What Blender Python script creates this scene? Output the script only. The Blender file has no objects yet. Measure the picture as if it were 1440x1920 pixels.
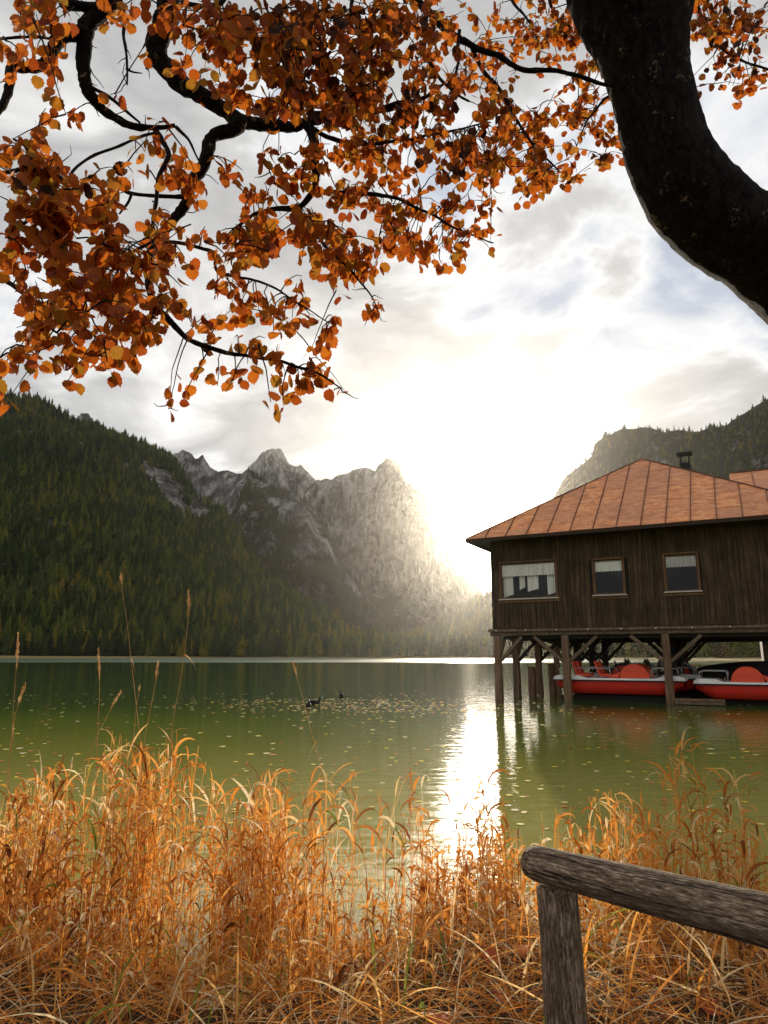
import bpy, bmesh, math, random
import numpy as np
from mathutils import Vector, Matrix, noise
random.seed(7); rng = np.random.default_rng(7)
S = bpy.context.scene; C = S.collection

# ------------------------------------------------------------------ camera
F = 1280.0; PITCH = math.atan(270/1280.0); CZ = 1.62
cam_d = bpy.data.cameras.new('camera'); cam = bpy.data.objects.new('camera', cam_d); C.objects.link(cam)
cam.location = (0, 0, CZ); cam.rotation_euler = (math.pi/2 + PITCH, 0, 0)
cam_d.sensor_fit = 'VERTICAL'; cam_d.sensor_height = 36; cam_d.lens = F/1920*36
cam_d.clip_start = 0.05; cam_d.clip_end = 20000
S.camera = cam
S.render.resolution_x = 768; S.render.resolution_y = 1024

# ------------------------------------------------------------------ sun and sky
SUN_EL = math.radians(10.3); SUN_AZ = math.radians(7.0)      # azimuth from +Y towards +X
sdir = Vector((math.cos(SUN_EL)*math.sin(SUN_AZ), math.cos(SUN_EL)*math.cos(SUN_AZ), math.sin(SUN_EL)))
ld = bpy.data.lights.new('sun', 'SUN'); ld.energy = 5.0; ld.angle = math.radians(0.6); ld.color = (1, .86, .66)
sun = bpy.data.objects.new('sun', ld); C.objects.link(sun); sun.rotation_euler = sdir.to_track_quat('Z', 'Y').to_euler(); sun.location = (0, 0, 60)

world = bpy.data.worlds.new('World'); S.world = world; world.use_nodes = True
nt = world.node_tree; N = nt.nodes; N.clear()
def wn(t, **k):
    n = N.new(t)
    for a, b in k.items(): setattr(n, a, b)
    return n
def wl(a, b): nt.links.new(a, b)
def wmath(op, a, b=None, clamp=False):
    n = wn('ShaderNodeMath', operation=op, use_clamp=clamp)
    for i, v in enumerate((a, b)):
        if v is None: continue
        if isinstance(v, (int, float)): n.inputs[i].default_value = v
        else: wl(v, n.inputs[i])
    return n.outputs[0]
sky = wn('ShaderNodeTexSky', sky_type='NISHITA', sun_disc=False, sun_elevation=SUN_EL, sun_rotation=SUN_AZ, altitude=1200, dust_density=2.0)
bgs = wn('ShaderNodeBackground'); bgs.inputs[1].default_value = .12; wl(sky.outputs[0], bgs.inputs[0])
tc = wn('ShaderNodeTexCoord'); sep = wn('ShaderNodeSeparateXYZ'); wl(tc.outputs['Generated'], sep.inputs[0])
zz = wmath('ADD', wmath('MAXIMUM', sep.outputs[2], 0.0), 0.22)
cx = wmath('DIVIDE', sep.outputs[0], zz); cy = wmath('DIVIDE', sep.outputs[1], zz)
comb = wn('ShaderNodeCombineXYZ'); wl(cx, comb.inputs[0]); wl(cy, comb.inputs[1]); comb.inputs[2].default_value = 3.2
n1 = wn('ShaderNodeTexNoise'); n1.inputs['Scale'].default_value = 2.6; n1.inputs['Detail'].default_value = 9; n1.inputs['Roughness'].default_value = .52
n1.inputs['Distortion'].default_value = .35; wl(comb.outputs[0], n1.inputs['Vector'])
n2 = wn('ShaderNodeTexNoise'); n2.inputs['Scale'].default_value = .9; n2.inputs['Detail'].default_value = 5; wl(comb.outputs[0], n2.inputs['Vector'])
dens = wmath('ADD', wmath('MULTIPLY', n1.outputs[0], .95), wmath('SUBTRACT', wmath('MULTIPLY', n2.outputs[0], .55), .25))
cr = wn('ShaderNodeValToRGB'); wl(dens, cr.inputs[0])
els = cr.color_ramp.elements
els[0].position = .36; els[0].color = (.36, .41, .50, 1)
els[1].position = .45; els[1].color = (.74, .74, .74, 1)
for p, c in ((.50, (.50, .495, .485, 1)), (.56, (.40, .395, .39, 1)), (.62, (.50, .495, .485, 1)), (.72, (.80, .79, .77, 1))):
    e = els.new(p); e.color = c
# aureole of the veiled sun
vd = wn('ShaderNodeVectorMath', operation='DOT_PRODUCT'); nrm = wn('ShaderNodeVectorMath', operation='NORMALIZE')
wl(tc.outputs['Generated'], nrm.inputs[0]); wl(nrm.outputs[0], vd.inputs[0]); vd.inputs[1].default_value = sdir
dt = wmath('MAXIMUM', vd.outputs['Value'], 0.0)
gl = wmath('ADD', wmath('MULTIPLY', wmath('POWER', dt, 100), 1.5), wmath('MULTIPLY', wmath('POWER', dt, 400), 9.0))
glc = wn('ShaderNodeVectorMath', operation='SCALE'); glc.inputs[0].default_value = (1, .90, .74); wl(gl, glc.inputs['Scale'])
addc = wn('ShaderNodeVectorMath', operation='ADD'); wl(cr.outputs[0], addc.inputs[0]); wl(glc.outputs[0], addc.inputs[1])
bgc = wn('ShaderNodeBackground'); wl(addc.outputs[0], bgc.inputs[0]); bgc.inputs[1].default_value = 1.0
mixw = wn('ShaderNodeMixShader'); mixw.inputs[0].default_value = .92; wl(bgs.outputs[0], mixw.inputs[1]); wl(bgc.outputs[0], mixw.inputs[2])
wo = wn('ShaderNodeOutputWorld'); wl(mixw.outputs[0], wo.inputs[0])

vs = S.view_settings; S.display_settings.display_device = 'sRGB'
vs.view_transform = 'Standard'; vs.look = 'None'; vs.gamma = 1; vs.use_curve_mapping = False; vs.exposure = 0.4
S.render.engine = 'CYCLES'
cy_ = S.cycles; cy_.max_bounces = 7; cy_.diffuse_bounces = 3; cy_.glossy_bounces = 3; cy_.transmission_bounces = 4; cy_.transparent_max_bounces = 12; cy_.volume_bounces = 0
cy_.sample_clamp_indirect = 6; cy_.use_denoising = True; cy_.caustics_reflective = False; cy_.caustics_refractive = False

# ------------------------------------------------------------------ helpers
def ray(px, py):
    x = (px-720)/F; y = (960-py)/F
    return Vector((x, math.cos(PITCH)-y*math.sin(PITCH), math.sin(PITCH)+y*math.cos(PITCH)))
def at(px, py, Y):
    r = ray(px, py); t = Y/r.y; return Vector((r.x*t, Y, CZ+r.z*t))
def onz(px, py, z=0):
    r = ray(px, py); t = (z-CZ)/r.z; return Vector((r.x*t, r.y*t, z))
def proj(p):
    z = p[2]-CZ; d = p[1]*math.cos(PITCH)+z*math.sin(PITCH); v = -p[1]*math.sin(PITCH)+z*math.cos(PITCH)
    return 720+F*p[0]/d, 960-F*v/d

def link(o, parent=None):
    C.objects.link(o)
    if parent: o.parent = parent
    return o
def tag(o, label=None, cat=None, group=None, kind=None):
    if label: o['label'] = label
    if cat: o['category'] = cat
    if group: o['group'] = group
    if kind: o['kind'] = kind
    return o
def empty(name, loc=(0, 0, 0), rz=0, **k):
    o = bpy.data.objects.new(name, None); o.location = loc; o.rotation_euler = (0, 0, rz); link(o); o.empty_display_size = .2
    return tag(o, **k)
def mesh_np(name, V, faces, mat, smooth=True, attrs=None):
    """V (n,3); faces: (m,3) or (m,4) array or list of arrays"""
    me = bpy.data.meshes.new(name)
    V = np.asarray(V, dtype=np.float32)
    if not isinstance(faces, list): faces = [faces]
    loops = np.concatenate([np.asarray(f, np.int32).ravel() for f in faces])
    tot = np.concatenate([np.full(len(f), np.asarray(f).shape[1], np.int32) for f in faces])
    start = np.concatenate([[0], np.cumsum(tot)[:-1]]).astype(np.int32)
    me.vertices.add(len(V)); me.vertices.foreach_set('co', V.ravel())
    me.loops.add(len(loops)); me.loops.foreach_set('vertex_index', loops)
    me.polygons.add(len(tot)); me.polygons.foreach_set('loop_start', start); me.polygons.foreach_set('loop_total', tot)
    me.polygons.foreach_set('use_smooth', np.full(len(tot), smooth))
    if attrs:
        for k, a in attrs.items():
            at_ = me.attributes.new(k, 'FLOAT', 'POINT'); at_.data.foreach_set('value', np.asarray(a, np.float32))
    me.update(calc_edges=True); me.validate()
    if mat: me.materials.append(mat)
    return me
def obj_np(name, V, faces, mat, parent=None, smooth=True, attrs=None):
    return link(bpy.data.objects.new(name, mesh_np(name, V, faces, mat, smooth, attrs)), parent)

class MB:
    """collects simple shapes into one mesh"""
    def __init__(s): s.v = []; s.f = []
    def add(s, vs_, fs):
        b = len(s.v); s.v += [tuple(v) for v in vs_]; s.f += [tuple(b+i for i in f) for f in fs]; return s
    def box(s, x0, x1, y0, y1, z0, z1):
        return s.add([(x0,y0,z0),(x1,y0,z0),(x1,y1,z0),(x0,y1,z0),(x0,y0,z1),(x1,y0,z1),(x1,y1,z1),(x0,y1,z1)],
                     [(3,2,1,0),(4,5,6,7),(0,1,5,4),(1,2,6,5),(2,3,7,6),(3,0,4,7)])
    def beam(s, a, b, w, h, up=(0, 0, 1)):
        a = Vector(a); b = Vector(b); d = (b-a).normalized(); side = d.cross(Vector(up))
        if side.length < 1e-4: side = d.cross(Vector((1, 0, 0)))
        side.normalize(); u = side.cross(d).normalized()
        vs_ = [p+side*sx*w/2+u*sz*h/2 for p in (a, b) for sx, sz in ((-1,-1),(1,-1),(1,1),(-1,1))]
        return s.add(vs_, [(3,2,1,0),(4,5,6,7),(0,1,5,4),(1,2,6,5),(2,3,7,6),(3,0,4,7)])
    def tube(s, pts, rads, n=8, cap=True, wob=0):
        pts = [Vector(p) for p in pts]
        if not hasattr(rads, '__len__'): rads = [rads]*len(pts)
        b = len(s.v); ref = None
        for i, p in enumerate(pts):
            d = (pts[min(i+1, len(pts)-1)]-pts[max(i-1, 0)]).normalized()
            if ref is None:
                ref = d.cross(Vector((.13, .97, .2)));
                if ref.length < .1: ref = d.cross(Vector((1, 0, 0)))
            ref = (ref-d*ref.dot(d)).normalized(); w = d.cross(ref)
            for k in range(n):
                a = 2*math.pi*k/n; q = ref*math.cos(a)+w*math.sin(a); r = rads[i]
                if wob: r *= 1+wob*noise.noise((p+q*r)*3/max(r, .02)*.25)
                s.v.append(tuple(p+q*r))
        for i in range(len(pts)-1):
            for k in range(n):
                s.f.append((b+i*n+k, b+i*n+(k+1)%n, b+(i+1)*n+(k+1)%n, b+(i+1)*n+k))
        if cap:
            s.f.append(tuple(b+k for k in range(n-1, -1, -1))); s.f.append(tuple(b+(len(pts)-1)*n+k for k in range(n)))
        return s
    def mesh(s, name, mat, smooth=False):
        me = bpy.data.meshes.new(name); me.from_pydata(s.v, [], s.f); me.update()
        bm = bmesh.new(); bm.from_mesh(me); bmesh.ops.recalc_face_normals(bm, faces=bm.faces); bm.to_mesh(me); bm.free()
        if smooth: me.polygons.foreach_set('use_smooth', [True]*len(me.polygons))
        if mat: me.materials.append(mat)
        return me
    def build(s, name, mat, parent=None, smooth=False, bevel=0):
        o = link(bpy.data.objects.new(name, s.mesh(name, mat, smooth)), parent)
        if bevel:
            m = o.modifiers.new('b', 'BEVEL'); m.width = bevel; m.segments = 1; m.limit_method = 'ANGLE'
        return o
def copy_tree(o, parent=None):
    c = o.copy(); C.objects.link(c); c.parent = parent
    for ch in list(o.children): copy_tree(ch, c)
    return c

# ------------------------------------------------------------------ materials
class MT:
    def __init__(s, name):
        s.m = bpy.data.materials.new(name); s.m.use_nodes = True; s.t = s.m.node_tree; s.N = s.t.nodes; s.N.clear()
        s.out = s.N.new('ShaderNodeOutputMaterial')
    def n(s, t, props=None, **ins):
        n = s.N.new(t)
        for k, v in (props or {}).items(): setattr(n, k, v)
        for k, v in ins.items():
            k = k.replace('_', ' ') if isinstance(k, str) else k
            s.put(n, k, v)
        return n
    def put(s, n, k, v):
        i = n.inputs[k]
        if hasattr(v, 'is_output') or isinstance(v, bpy.types.NodeSocket): s.t.links.new(v, i)
        else:
            if isinstance(v, tuple) and len(v) == 3 and i.type == 'RGBA': v = v+(1,)
            i.default_value = v
    def math(s, op, a, b=0., clamp=False):
        n = s.N.new('ShaderNodeMath'); n.operation = op; n.use_clamp = clamp; s.put(n, 0, a); s.put(n, 1, b); return n.outputs[0]
    def mix(s, f, a, b, typ='MIX'):
        n = s.N.new('ShaderNodeMix'); n.data_type = 'RGBA'; n.blend_type = typ
        s.put(n, 0, f); s.put(n, 6, a); s.put(n, 7, b); return n.outputs[2]
    def ramp(s, f, stops, interp='LINEAR'):
        n = s.N.new('ShaderNodeValToRGB'); n.color_ramp.interpolation = interp; e = n.color_ramp.elements; s.put(n, 0, f)
        e[0].position = stops[0][0]; e[0].color = tuple(stops[0][1])+(1,); e[1].position = stops[-1][0]; e[1].color = tuple(stops[-1][1])+(1,)
        for p, c in stops[1:-1]: q = e.new(p); q.color = tuple(c)+(1,)
        return n.outputs[0]
    def noise(s, vec, scale, detail=4, rough=.55, dist=0):
        n = s.n('ShaderNodeTexNoise', Scale=scale, Detail=detail, Roughness=rough, Distortion=dist)
        if vec is not None: s.put(n, 'Vector', vec)
        return n.outputs[0]
    def pos(s): return s.n('ShaderNodeNewGeometry').outputs['Position']
    def obj(s): return s.n('ShaderNodeTexCoord').outputs['Object']
    def scale(s, vec, sc):
        n = s.n('ShaderNodeMapping'); s.put(n, 'Vector', vec); n.inputs['Scale'].default_value = sc; return n.outputs[0]
    def attr(s, name, typ='GEOMETRY'):
        return s.n('ShaderNodeAttribute', dict(attribute_name=name, attribute_type=typ)).outputs['Fac']
    def bump(s, h, strength=.5, dist=.02, normal=None):
        n = s.n('ShaderNodeBump', Height=h, Strength=strength, Distance=dist)
        if normal is not None: s.put(n, 'Normal', normal)
        return n.outputs[0]
    def pbr(s, col, rough=.8, normal=None, metal=0., spec=.5, **k):
        n = s.n('ShaderNodeBsdfPrincipled'); s.put(n, 'Base Color', col); s.put(n, 'Roughness', rough); s.put(n, 'Metallic', metal); s.put(n, 'Specular IOR Level', spec)
        if normal is not None: s.put(n, 'Normal', normal)
        for a, b in k.items(): s.put(n, a.replace('_', ' '), b)
        s.t.links.new(n.outputs[0], s.out.inputs[0]); return n
    def rnd(s): return s.n('ShaderNodeObjectInfo').outputs['Random']

def translucent_mat(name, col_fn, trans=.5, rough=.6, gloss=.04):
    m = MT(name); col = col_fn(m)
    d = m.n('ShaderNodeBsdfDiffuse', Color=col); t = m.n('ShaderNodeBsdfTranslucent', Color=col)
    mx = m.n('ShaderNodeMixShader'); m.put(mx, 0, trans); m.t.links.new(d.outputs[0], mx.inputs[1]); m.t.links.new(t.outputs[0], mx.inputs[2])
    g = m.n('ShaderNodeBsdfGlossy', Roughness=rough*.7); mg = m.n('ShaderNodeMixShader'); mg.inputs[0].default_value = gloss
    m.t.links.new(mx.outputs[0], mg.inputs[1]); m.t.links.new(g.outputs[0], mg.inputs[2]); m.t.links.new(mg.outputs[0], m.out.inputs[0])
    return m.m

# water
m = MT('lake_water'); P = m.pos()
big = m.noise(m.scale(P, (.05, .12, 1)), 1, 3)
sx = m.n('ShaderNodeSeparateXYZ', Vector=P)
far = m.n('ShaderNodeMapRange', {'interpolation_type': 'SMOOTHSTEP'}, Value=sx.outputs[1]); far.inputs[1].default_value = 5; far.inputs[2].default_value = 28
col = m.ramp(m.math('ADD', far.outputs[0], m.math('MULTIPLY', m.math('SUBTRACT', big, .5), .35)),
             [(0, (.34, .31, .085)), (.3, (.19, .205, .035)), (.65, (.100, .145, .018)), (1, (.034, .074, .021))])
w1 = m.noise(m.scale(P, (1.0, 2.2, 1)), 1.6, 3, .5); w2 = m.noise(m.scale(P, (1, 1.8, 1)), 9, 2, .5)
h = m.math('ADD', m.math('MULTIPLY', w1, .010), m.math('MULTIPLY', w2, .0016))
ruf = m.n('ShaderNodeMapRange', {'interpolation_type': 'SMOOTHSTEP'}, Value=sx.outputs[1]); ruf.inputs[1].default_value = 150; ruf.inputs[2].default_value = 210; ruf.inputs[3].default_value = .03; ruf.inputs[4].default_value = .42
nb = m.bump(h, 1.0, 1.0)
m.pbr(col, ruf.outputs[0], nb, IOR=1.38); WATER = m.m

def forest_mat(name, dark, mid, light, autumn, src):
    m = MT(name)
    t = m.attr('tint', 'INSTANCER') if src == 'inst' else m.rnd()
    c = m.ramp(t, [(0, dark), (.5, mid), (.86, light), (.97, autumn), (1, autumn)])
    nz = m.noise(m.obj(), .8 if src == 'inst' else .8, 3)
    c = m.mix(m.math('MULTIPLY', nz, .6), c, (.012, .016, .006), 'MIX')
    m.pbr(c, .9, spec=.1); return m.m
CON_I = forest_mat('conifer_needles', (.026, .042, .014), (.066, .092, .026), (.18, .19, .035), (.28, .20, .035), 'inst')
CON_F = forest_mat('far_conifer_needles', (.028, .032, .016), (.055, .058, .025), (.10, .09, .035), (.14, .10, .04), 'inst')
def plain(name, c, rough=.9, spec=.3, metal=0.):
    m = MT(name); n_ = m.noise(m.obj(), 6, 4)
    cc = m.mix(m.math('MULTIPLY', n_, .5), c, tuple(x*.55 for x in c)); m.pbr(cc, rough, m.bump(n_, .2, .01), spec=spec, metal=metal); return m.m
SPRUCE = plain('spruce_needles', (.026, .034, .013)); SPRUCE2 = plain('fresh_spruce_needles', (.045, .060, .018)); LARCH = plain('larch_needles', (.16, .16, .03))
BUSH_Y = plain('autumn_bush_leaves', (.20, .13, .035)); BUSH_G = plain('green_bush_leaves', (.08, .085, .03)); TRUNKM = plain('far_tree_trunk', (.06, .05, .04))

def rock_mat(name, veg, rock1, rock2, scale, vegbias):
    m = MT(name); P = m.pos(); g = m.n('ShaderNodeNewGeometry')
    mp = m.n('ShaderNodeMapping'); m.put(mp, 'Vector', P); mp.inputs['Rotation'].default_value = (0, .45, 0); mp.inputs['Scale'].default_value = (1, .7, .45); st = mp.outputs[0]
    a = m.noise(st, scale*1.3, 12, .66, .2); b = m.noise(P, scale*.3, 5); c3 = m.noise(m.scale(P, (1.6, 1.2, .3)), scale*5, 9, .7, .2)
    k1 = m.math('ABSOLUTE', m.math('SUBTRACT', m.noise(st, scale*.45, 8, .62, .3), .5)); k2 = m.math('ABSOLUTE', m.math('SUBTRACT', m.noise(m.scale(P, (1.2, 1, .4)), scale*1.5, 7, .6, .2), .5))
    rk = m.ramp(a, [(.38, tuple(x*.3 for x in rock1)), (.47, rock1), (.53, rock2), (.63, tuple(min(1, x*1.3) for x in rock2))])
    rk = m.mix(m.math('MULTIPLY', m.ramp(c3, [(.40, (1, 1, 1)), (.52, (0, 0, 0))]), .32), rk, tuple(x*.35 for x in rock1))
    rk = m.mix(m.ramp(k1, [(.0, (.75, .75, .75)), (.03, (0, 0, 0))]), rk, tuple(x*.25 for x in rock1)); rk = m.mix(m.ramp(k2, [(.0, (.6, .6, .6)), (.03, (0, 0, 0))]), rk, tuple(x*.3 for x in rock1))
    nz = m.n('ShaderNodeSeparateXYZ', Vector=g.outputs['Normal']).outputs[2]
    vg = m.attr('veg'); f = m.math('ADD', m.math('ADD', vg, m.math('MULTIPLY', m.math('SUBTRACT', nz, .5), .8)), m.math('MULTIPLY', m.math('SUBTRACT', m.noise(P, scale*1.5, 7, .6), .5), 1.8))
    fr = m.ramp(f, [(.48+vegbias, (0, 0, 0)), (.56+vegbias, (1, 1, 1))])
    c = m.mix(fr, rk, veg)
    hgt = m.math('ADD', a, m.math('MULTIPLY', c3, .5)); hgt = m.math('ADD', hgt, m.math('MULTIPLY', m.math('MINIMUM', k1, .06), 4.)); hgt = m.math('ADD', hgt, m.math('MULTIPLY', m.math('MINIMUM', k2, .06), 2.))
    m.pbr(c, .95, m.bump(hgt, .9, 1.2/scale*.25), spec=.1); return m.m
ROCK_D = rock_mat('pale_limestone', (.045, .045, .022), (.17, .16, .15), (.42, .395, .365), .016, 0)
ROCK_B = rock_mat('grey_limestone', (.035, .038, .018), (.15, .14, .132), (.33, .315, .30), .02, 0)
ROCK_A = rock_mat('forest_floor_rock', (.022, .026, .012), (.12, .105, .095), (.28, .25, .23), .03, -.05)

# ------------------------------------------------------------------ ground, lake, mountains (setting)
def fbm(p, o=5): return noise.fractal(p, .9, 2.1, o, noise_basis='PERLIN_ORIGINAL')
SHORE = [(-600, 520), (0, 545), (700, 545), (900, 520), (960, 470), (1060, 380), (1150, 300), (1300, 235), (1440, 200), (2200, 150)]
def shore_r(px): return float(np.interp(px, [s[0] for s in SHORE], [s[1] for s in SHORE]))
def land():
    V = []; naz = 260; rr = [0, .4, 2, 8, 30, 100, 300, 900, 2000, 4900]
    for i in range(naz):
        a = -math.pi+2*math.pi*i/naz; deg = math.degrees(a)
        if abs(deg) < 55: r0 = shore_r(720+F*math.tan(a))
        else: r0 = float(np.interp(abs(deg), [55, 80, 110, 180], [400 if a < 0 else 140, 160, 60, 45]))
        r0 *= 1+.04*noise.noise(Vector((math.cos(a)*7, math.sin(a)*7, 1)))
        r0c = r0
        for j, d in enumerate(rr):
            r = r0c+d if d < 4900 else 4900
            z = [-.6, .02, .35, .6, 1, 2, 3, 6, 10, 12][j]+(.25*noise.noise(Vector((a*60, j, 3))) if j > 1 else 0)
            V.append((r*math.sin(a), r*math.cos(a), z))
    n = len(rr); Fs = [(i*n+j, ((i+1) % naz)*n+j, ((i+1) % naz)*n+j+1, i*n+j+1) for i in range(naz) for j in range(n-1)]
    m = MT('valley_ground'); P = m.pos(); nn = m.noise(P, .12, 6)
    c = m.ramp(nn, [(.3, (.10, .09, .03)), (.5, (.26, .19, .085)), (.65, (.16, .15, .05))]); m.pbr(c, .95, spec=.1)
    o = obj_np('valley_ground', V, np.array(Fs)[:, ::-1], m.m); tag(o, 'straw coloured flat shore and valley floor beyond the lake', kind='structure')
land()
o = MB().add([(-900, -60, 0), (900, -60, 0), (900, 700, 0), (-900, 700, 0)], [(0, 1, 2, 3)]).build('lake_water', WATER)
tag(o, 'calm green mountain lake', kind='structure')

def smooth_line(pts):
    xs = np.array([p[0] for p in pts], float); ys = np.array([p[1] for p in pts], float)
    return lambda x: float(np.interp(x, xs, ys))
TREES = {'near': [], 'far': []}
def mountain(name, label, ridge, d1, d0, nu, nv, prof, amp, hamp, fs, mat, veg, tree=None, jag=6, back=500, foot_py=None, vstr=.4):
    """ridge: photo outline of the crest; d1/d0: functions px -> distance of crest / foot"""
    R = smooth_line(ridge); x0 = ridge[0][0]; x1 = ridge[-1][0]
    V = []; vg = []
    hv = len(prof)
    for i in range(nu+1):
        px = x0+(x1-x0)*i/nu; D1 = d1(px); D0 = d0(px)
        top = at(px, R(px), 1.0); kx = top.x; kz = top.z-CZ   # slope per metre of depth
        H = CZ+kz*D1 + jag*fbm(Vector((px*.045, 7.3, D1*.01)), 6)
        for j in range(nv+1):
            v = j/nv
            t = float(np.interp(v, prof[0], prof[1]))      # depth fraction
            hh = float(np.interp(v, prof[0], prof[2]))     # height fraction
            Y = D0+(D1-D0)*t; X = kx*Y; Z = H*hh
            q = Vector((X*fs, Y*fs*.5, Z*fs*vstr))
            e = min(1, v*6)*min(1, (1-v)*5+.04)
            r1 = noise.ridged_multi_fractal(q, .9, 2.15, 6, 1.0, 2.0)-1.2 if amp else 0
            f2 = noise.ridged_multi_fractal(q*3.7+Vector((3, 1, 2)), .8, 2.1, 4, 1.0, 2.0)-1.2 if amp else 0
            Y2 = Y-(amp*r1+amp*.38*f2)*e
            Z2 = Z+hamp*fbm(q*.8+Vector((5, 3, 1)), 5)*e
            V.append((kx*Y2, Y2, Z2)); vg.append(veg(px, hh, Z2, q))
        for b_, hb in ((.35, .8), (1, -.02)):
            Y = D1+back*b_; V.append((kx*Y, Y, H*hb)); vg.append(.5)
    n = nv+3; V = np.array(V)
    ii, jj = np.meshgrid(np.arange(nu), np.arange(n-1), indexing='ij'); a = (ii*n+jj).ravel()
    Fs = np.stack([a, a+n, a+n+1, a+1], 1)
    o = obj_np(name, V, Fs, mat, attrs={'veg': vg}); tag(o, label, kind='structure')
    if tree:
        cnt, key, thr, size = tree
        G = V.reshape(nu+1, n, 3); VG = np.array(vg).reshape(nu+1, n)
        # area weighted cell choice
        A = G[:-1, :-1]; B = G[1:, :-1]; D = G[:-1, 1:]
        ar = np.linalg.norm(np.cross(B-A, D-A), axis=2); ar[:, nv:] *= .25
        hor = np.abs(np.cross(B-A, D-A)[:, :, 2])/(ar+1e-9); hor[:, nv:] = .5
        w = (ar*(.25+.75*np.clip(hor, 0, 1))*(VG[:-1, :-1] > thr)); w = (w/w.sum()).ravel()
        idx = rng.choice(len(w), cnt, p=w); ci = idx//(n-1); cj = idx % (n-1)
        u = rng.random((cnt, 1)); v = rng.random((cnt, 1))
        p = A[ci, cj]*(1-u)*(1-v)+B[ci, cj]*u*(1-v)+D[ci, cj]*(1-u)*v+G[1:, 1:][ci, cj]*u*v
        s = size*(.5+.9*rng.random(cnt)**1.3)
        TREES[key].append((p, s))
    return V
L = lambda *pts: smooth_line(pts)
# forested hill on the left
def vegA(px, hh, z, q):
    c = fbm(q*2.2+Vector((9, 0, 0)), 4)
    r = .75+.5*c
    if hh > .45 and px > 150: r -= .42*min(1, (px-150)/120)*min(1, (hh-.45)/.2)
    return r
mountain('forested_hill', 'dark steep hillside covered in conifers left of the lake',
  [(-700, 620), (-300, 650), (0, 742), (60, 748), (100, 768), (150, 795), (205, 815), (270, 835), (310, 855), (332, 872), (350, 905), (370, 935), (420, 965), (450, 1005), (480, 1052), (500, 1092), (540, 1125), (600, 1165), (640, 1187), (700, 1207), (800, 1222)],
  L((-700, 900), (0, 1150), (330, 1400), (400, 1250), (500, 1000), (700, 760), (800, 700)), L((-700, 520), (0, 575), (500, 585), (800, 600)), 300, 90,
  ([0, .1, .5, .8, 1], [0, .1, .55, .82, 1], [0.004, .06, .5, .8, 1]), 22, 14, .006, ROCK_A, vegA, (24000, 'near', .18, 17), jag=5)
mountain('right_hill', 'forested rocky hill behind the boathouse roof',
  [(985, 1190), (1010, 1100), (1038, 935), (1060, 892), (1108, 858), (1118, 825), (1160, 806), (1220, 802), (1290, 810), (1330, 806), (1380, 785), (1440, 745), (1800, 600), (2300, 560)],
  L((985, 1500), (1440, 1250), (2300, 900)), L((985, 900), (1100, 560), (1440, 420), (2300, 300)), 170, 70,
  ([0, .1, .5, .8, 1], [0, .25, .7, .85, 1], [0.004, .05, .42, .7, 1]), 25, 12, .006, ROCK_A, lambda px, hh, z, q: .62+.5*fbm(q*2, 4), (15000, 'near', .22, 12), jag=6)
# dark middle ridge
mountain('middle_ridge', 'dark wooded rocky ridge between the hill and the peaks',
  [(300, 1000), (330, 960), (400, 915), (425, 897), (465, 881), (490, 902), (520, 912), (550, 922), (580, 952), (603, 985), (622, 1012), (650, 1060), (690, 1120), (740, 1170), (800, 1200), (850, 1220)],
  L((300, 2000), (850, 1500)), L((300, 1150), (850, 900)), 260, 120,
  ([0, .2, .5, 1], [0, .35, .6, 1], [.01, .18, .45, 1]), 75, 25, .0045, ROCK_B, lambda px, hh, z, q: .52-.25*(hh > .7)+.6*fbm(q*2, 5), (15000, 'far', .36, 15), jag=14)
mountain('left_crag', 'grey rocky crags above the dark ridge',
  [(250, 900), (300, 880), (328, 852), (345, 843), (356, 852), (366, 860), (381, 853), (395, 875), (410, 886), (430, 884), (450, 890), (500, 930), (560, 990), (640, 1100)],
  L((250, 2500), (640, 2300)), L((250, 1900), (640, 1800)), 220, 100,
  ([0, .2, .5, 1], [0, .35, .6, 1], [.01, .15, .4, 1]), 80, 30, .005, ROCK_B, lambda px, hh, z, q: .25-.3*(hh > .6)+.6*fbm(q*2, 5), (2500, 'far', .45, 15), jag=12)
mountain('rear_peak', 'pale rounded limestone peak far behind',
  [(380, 960), (420, 925), (462, 882), (480, 862), (492, 848), (510, 840), (528, 846), (540, 868), (552, 876), (562, 872), (578, 884), (592, 900), (620, 910), (660, 930), (760, 1000)],
  L((380, 2950), (760, 2950)), L((380, 2300), (760, 2300)), 220, 90,
  ([0, .2, .5, 1], [0, .35, .6, 1], [.3, .4, .55, 1]), 110, 30, .0045, ROCK_D, lambda px, hh, z, q: .1+.4*fbm(q*2, 4), None, jag=12)
mountain('side_peak', 'small misty rock tip beyond the left hill',
  [(120, 830), (146, 785), (152, 777), (165, 776), (175, 788), (186, 793), (200, 803), (230, 840)],
  L((120, 2000), (230, 2000)), L((120, 1800), (230, 1800)), 50, 30,
  ([0, 1], [0, 1], [.6, 1]), 40, 10, .006, ROCK_D, lambda px, hh, z, q: .1, None, jag=10)
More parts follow.
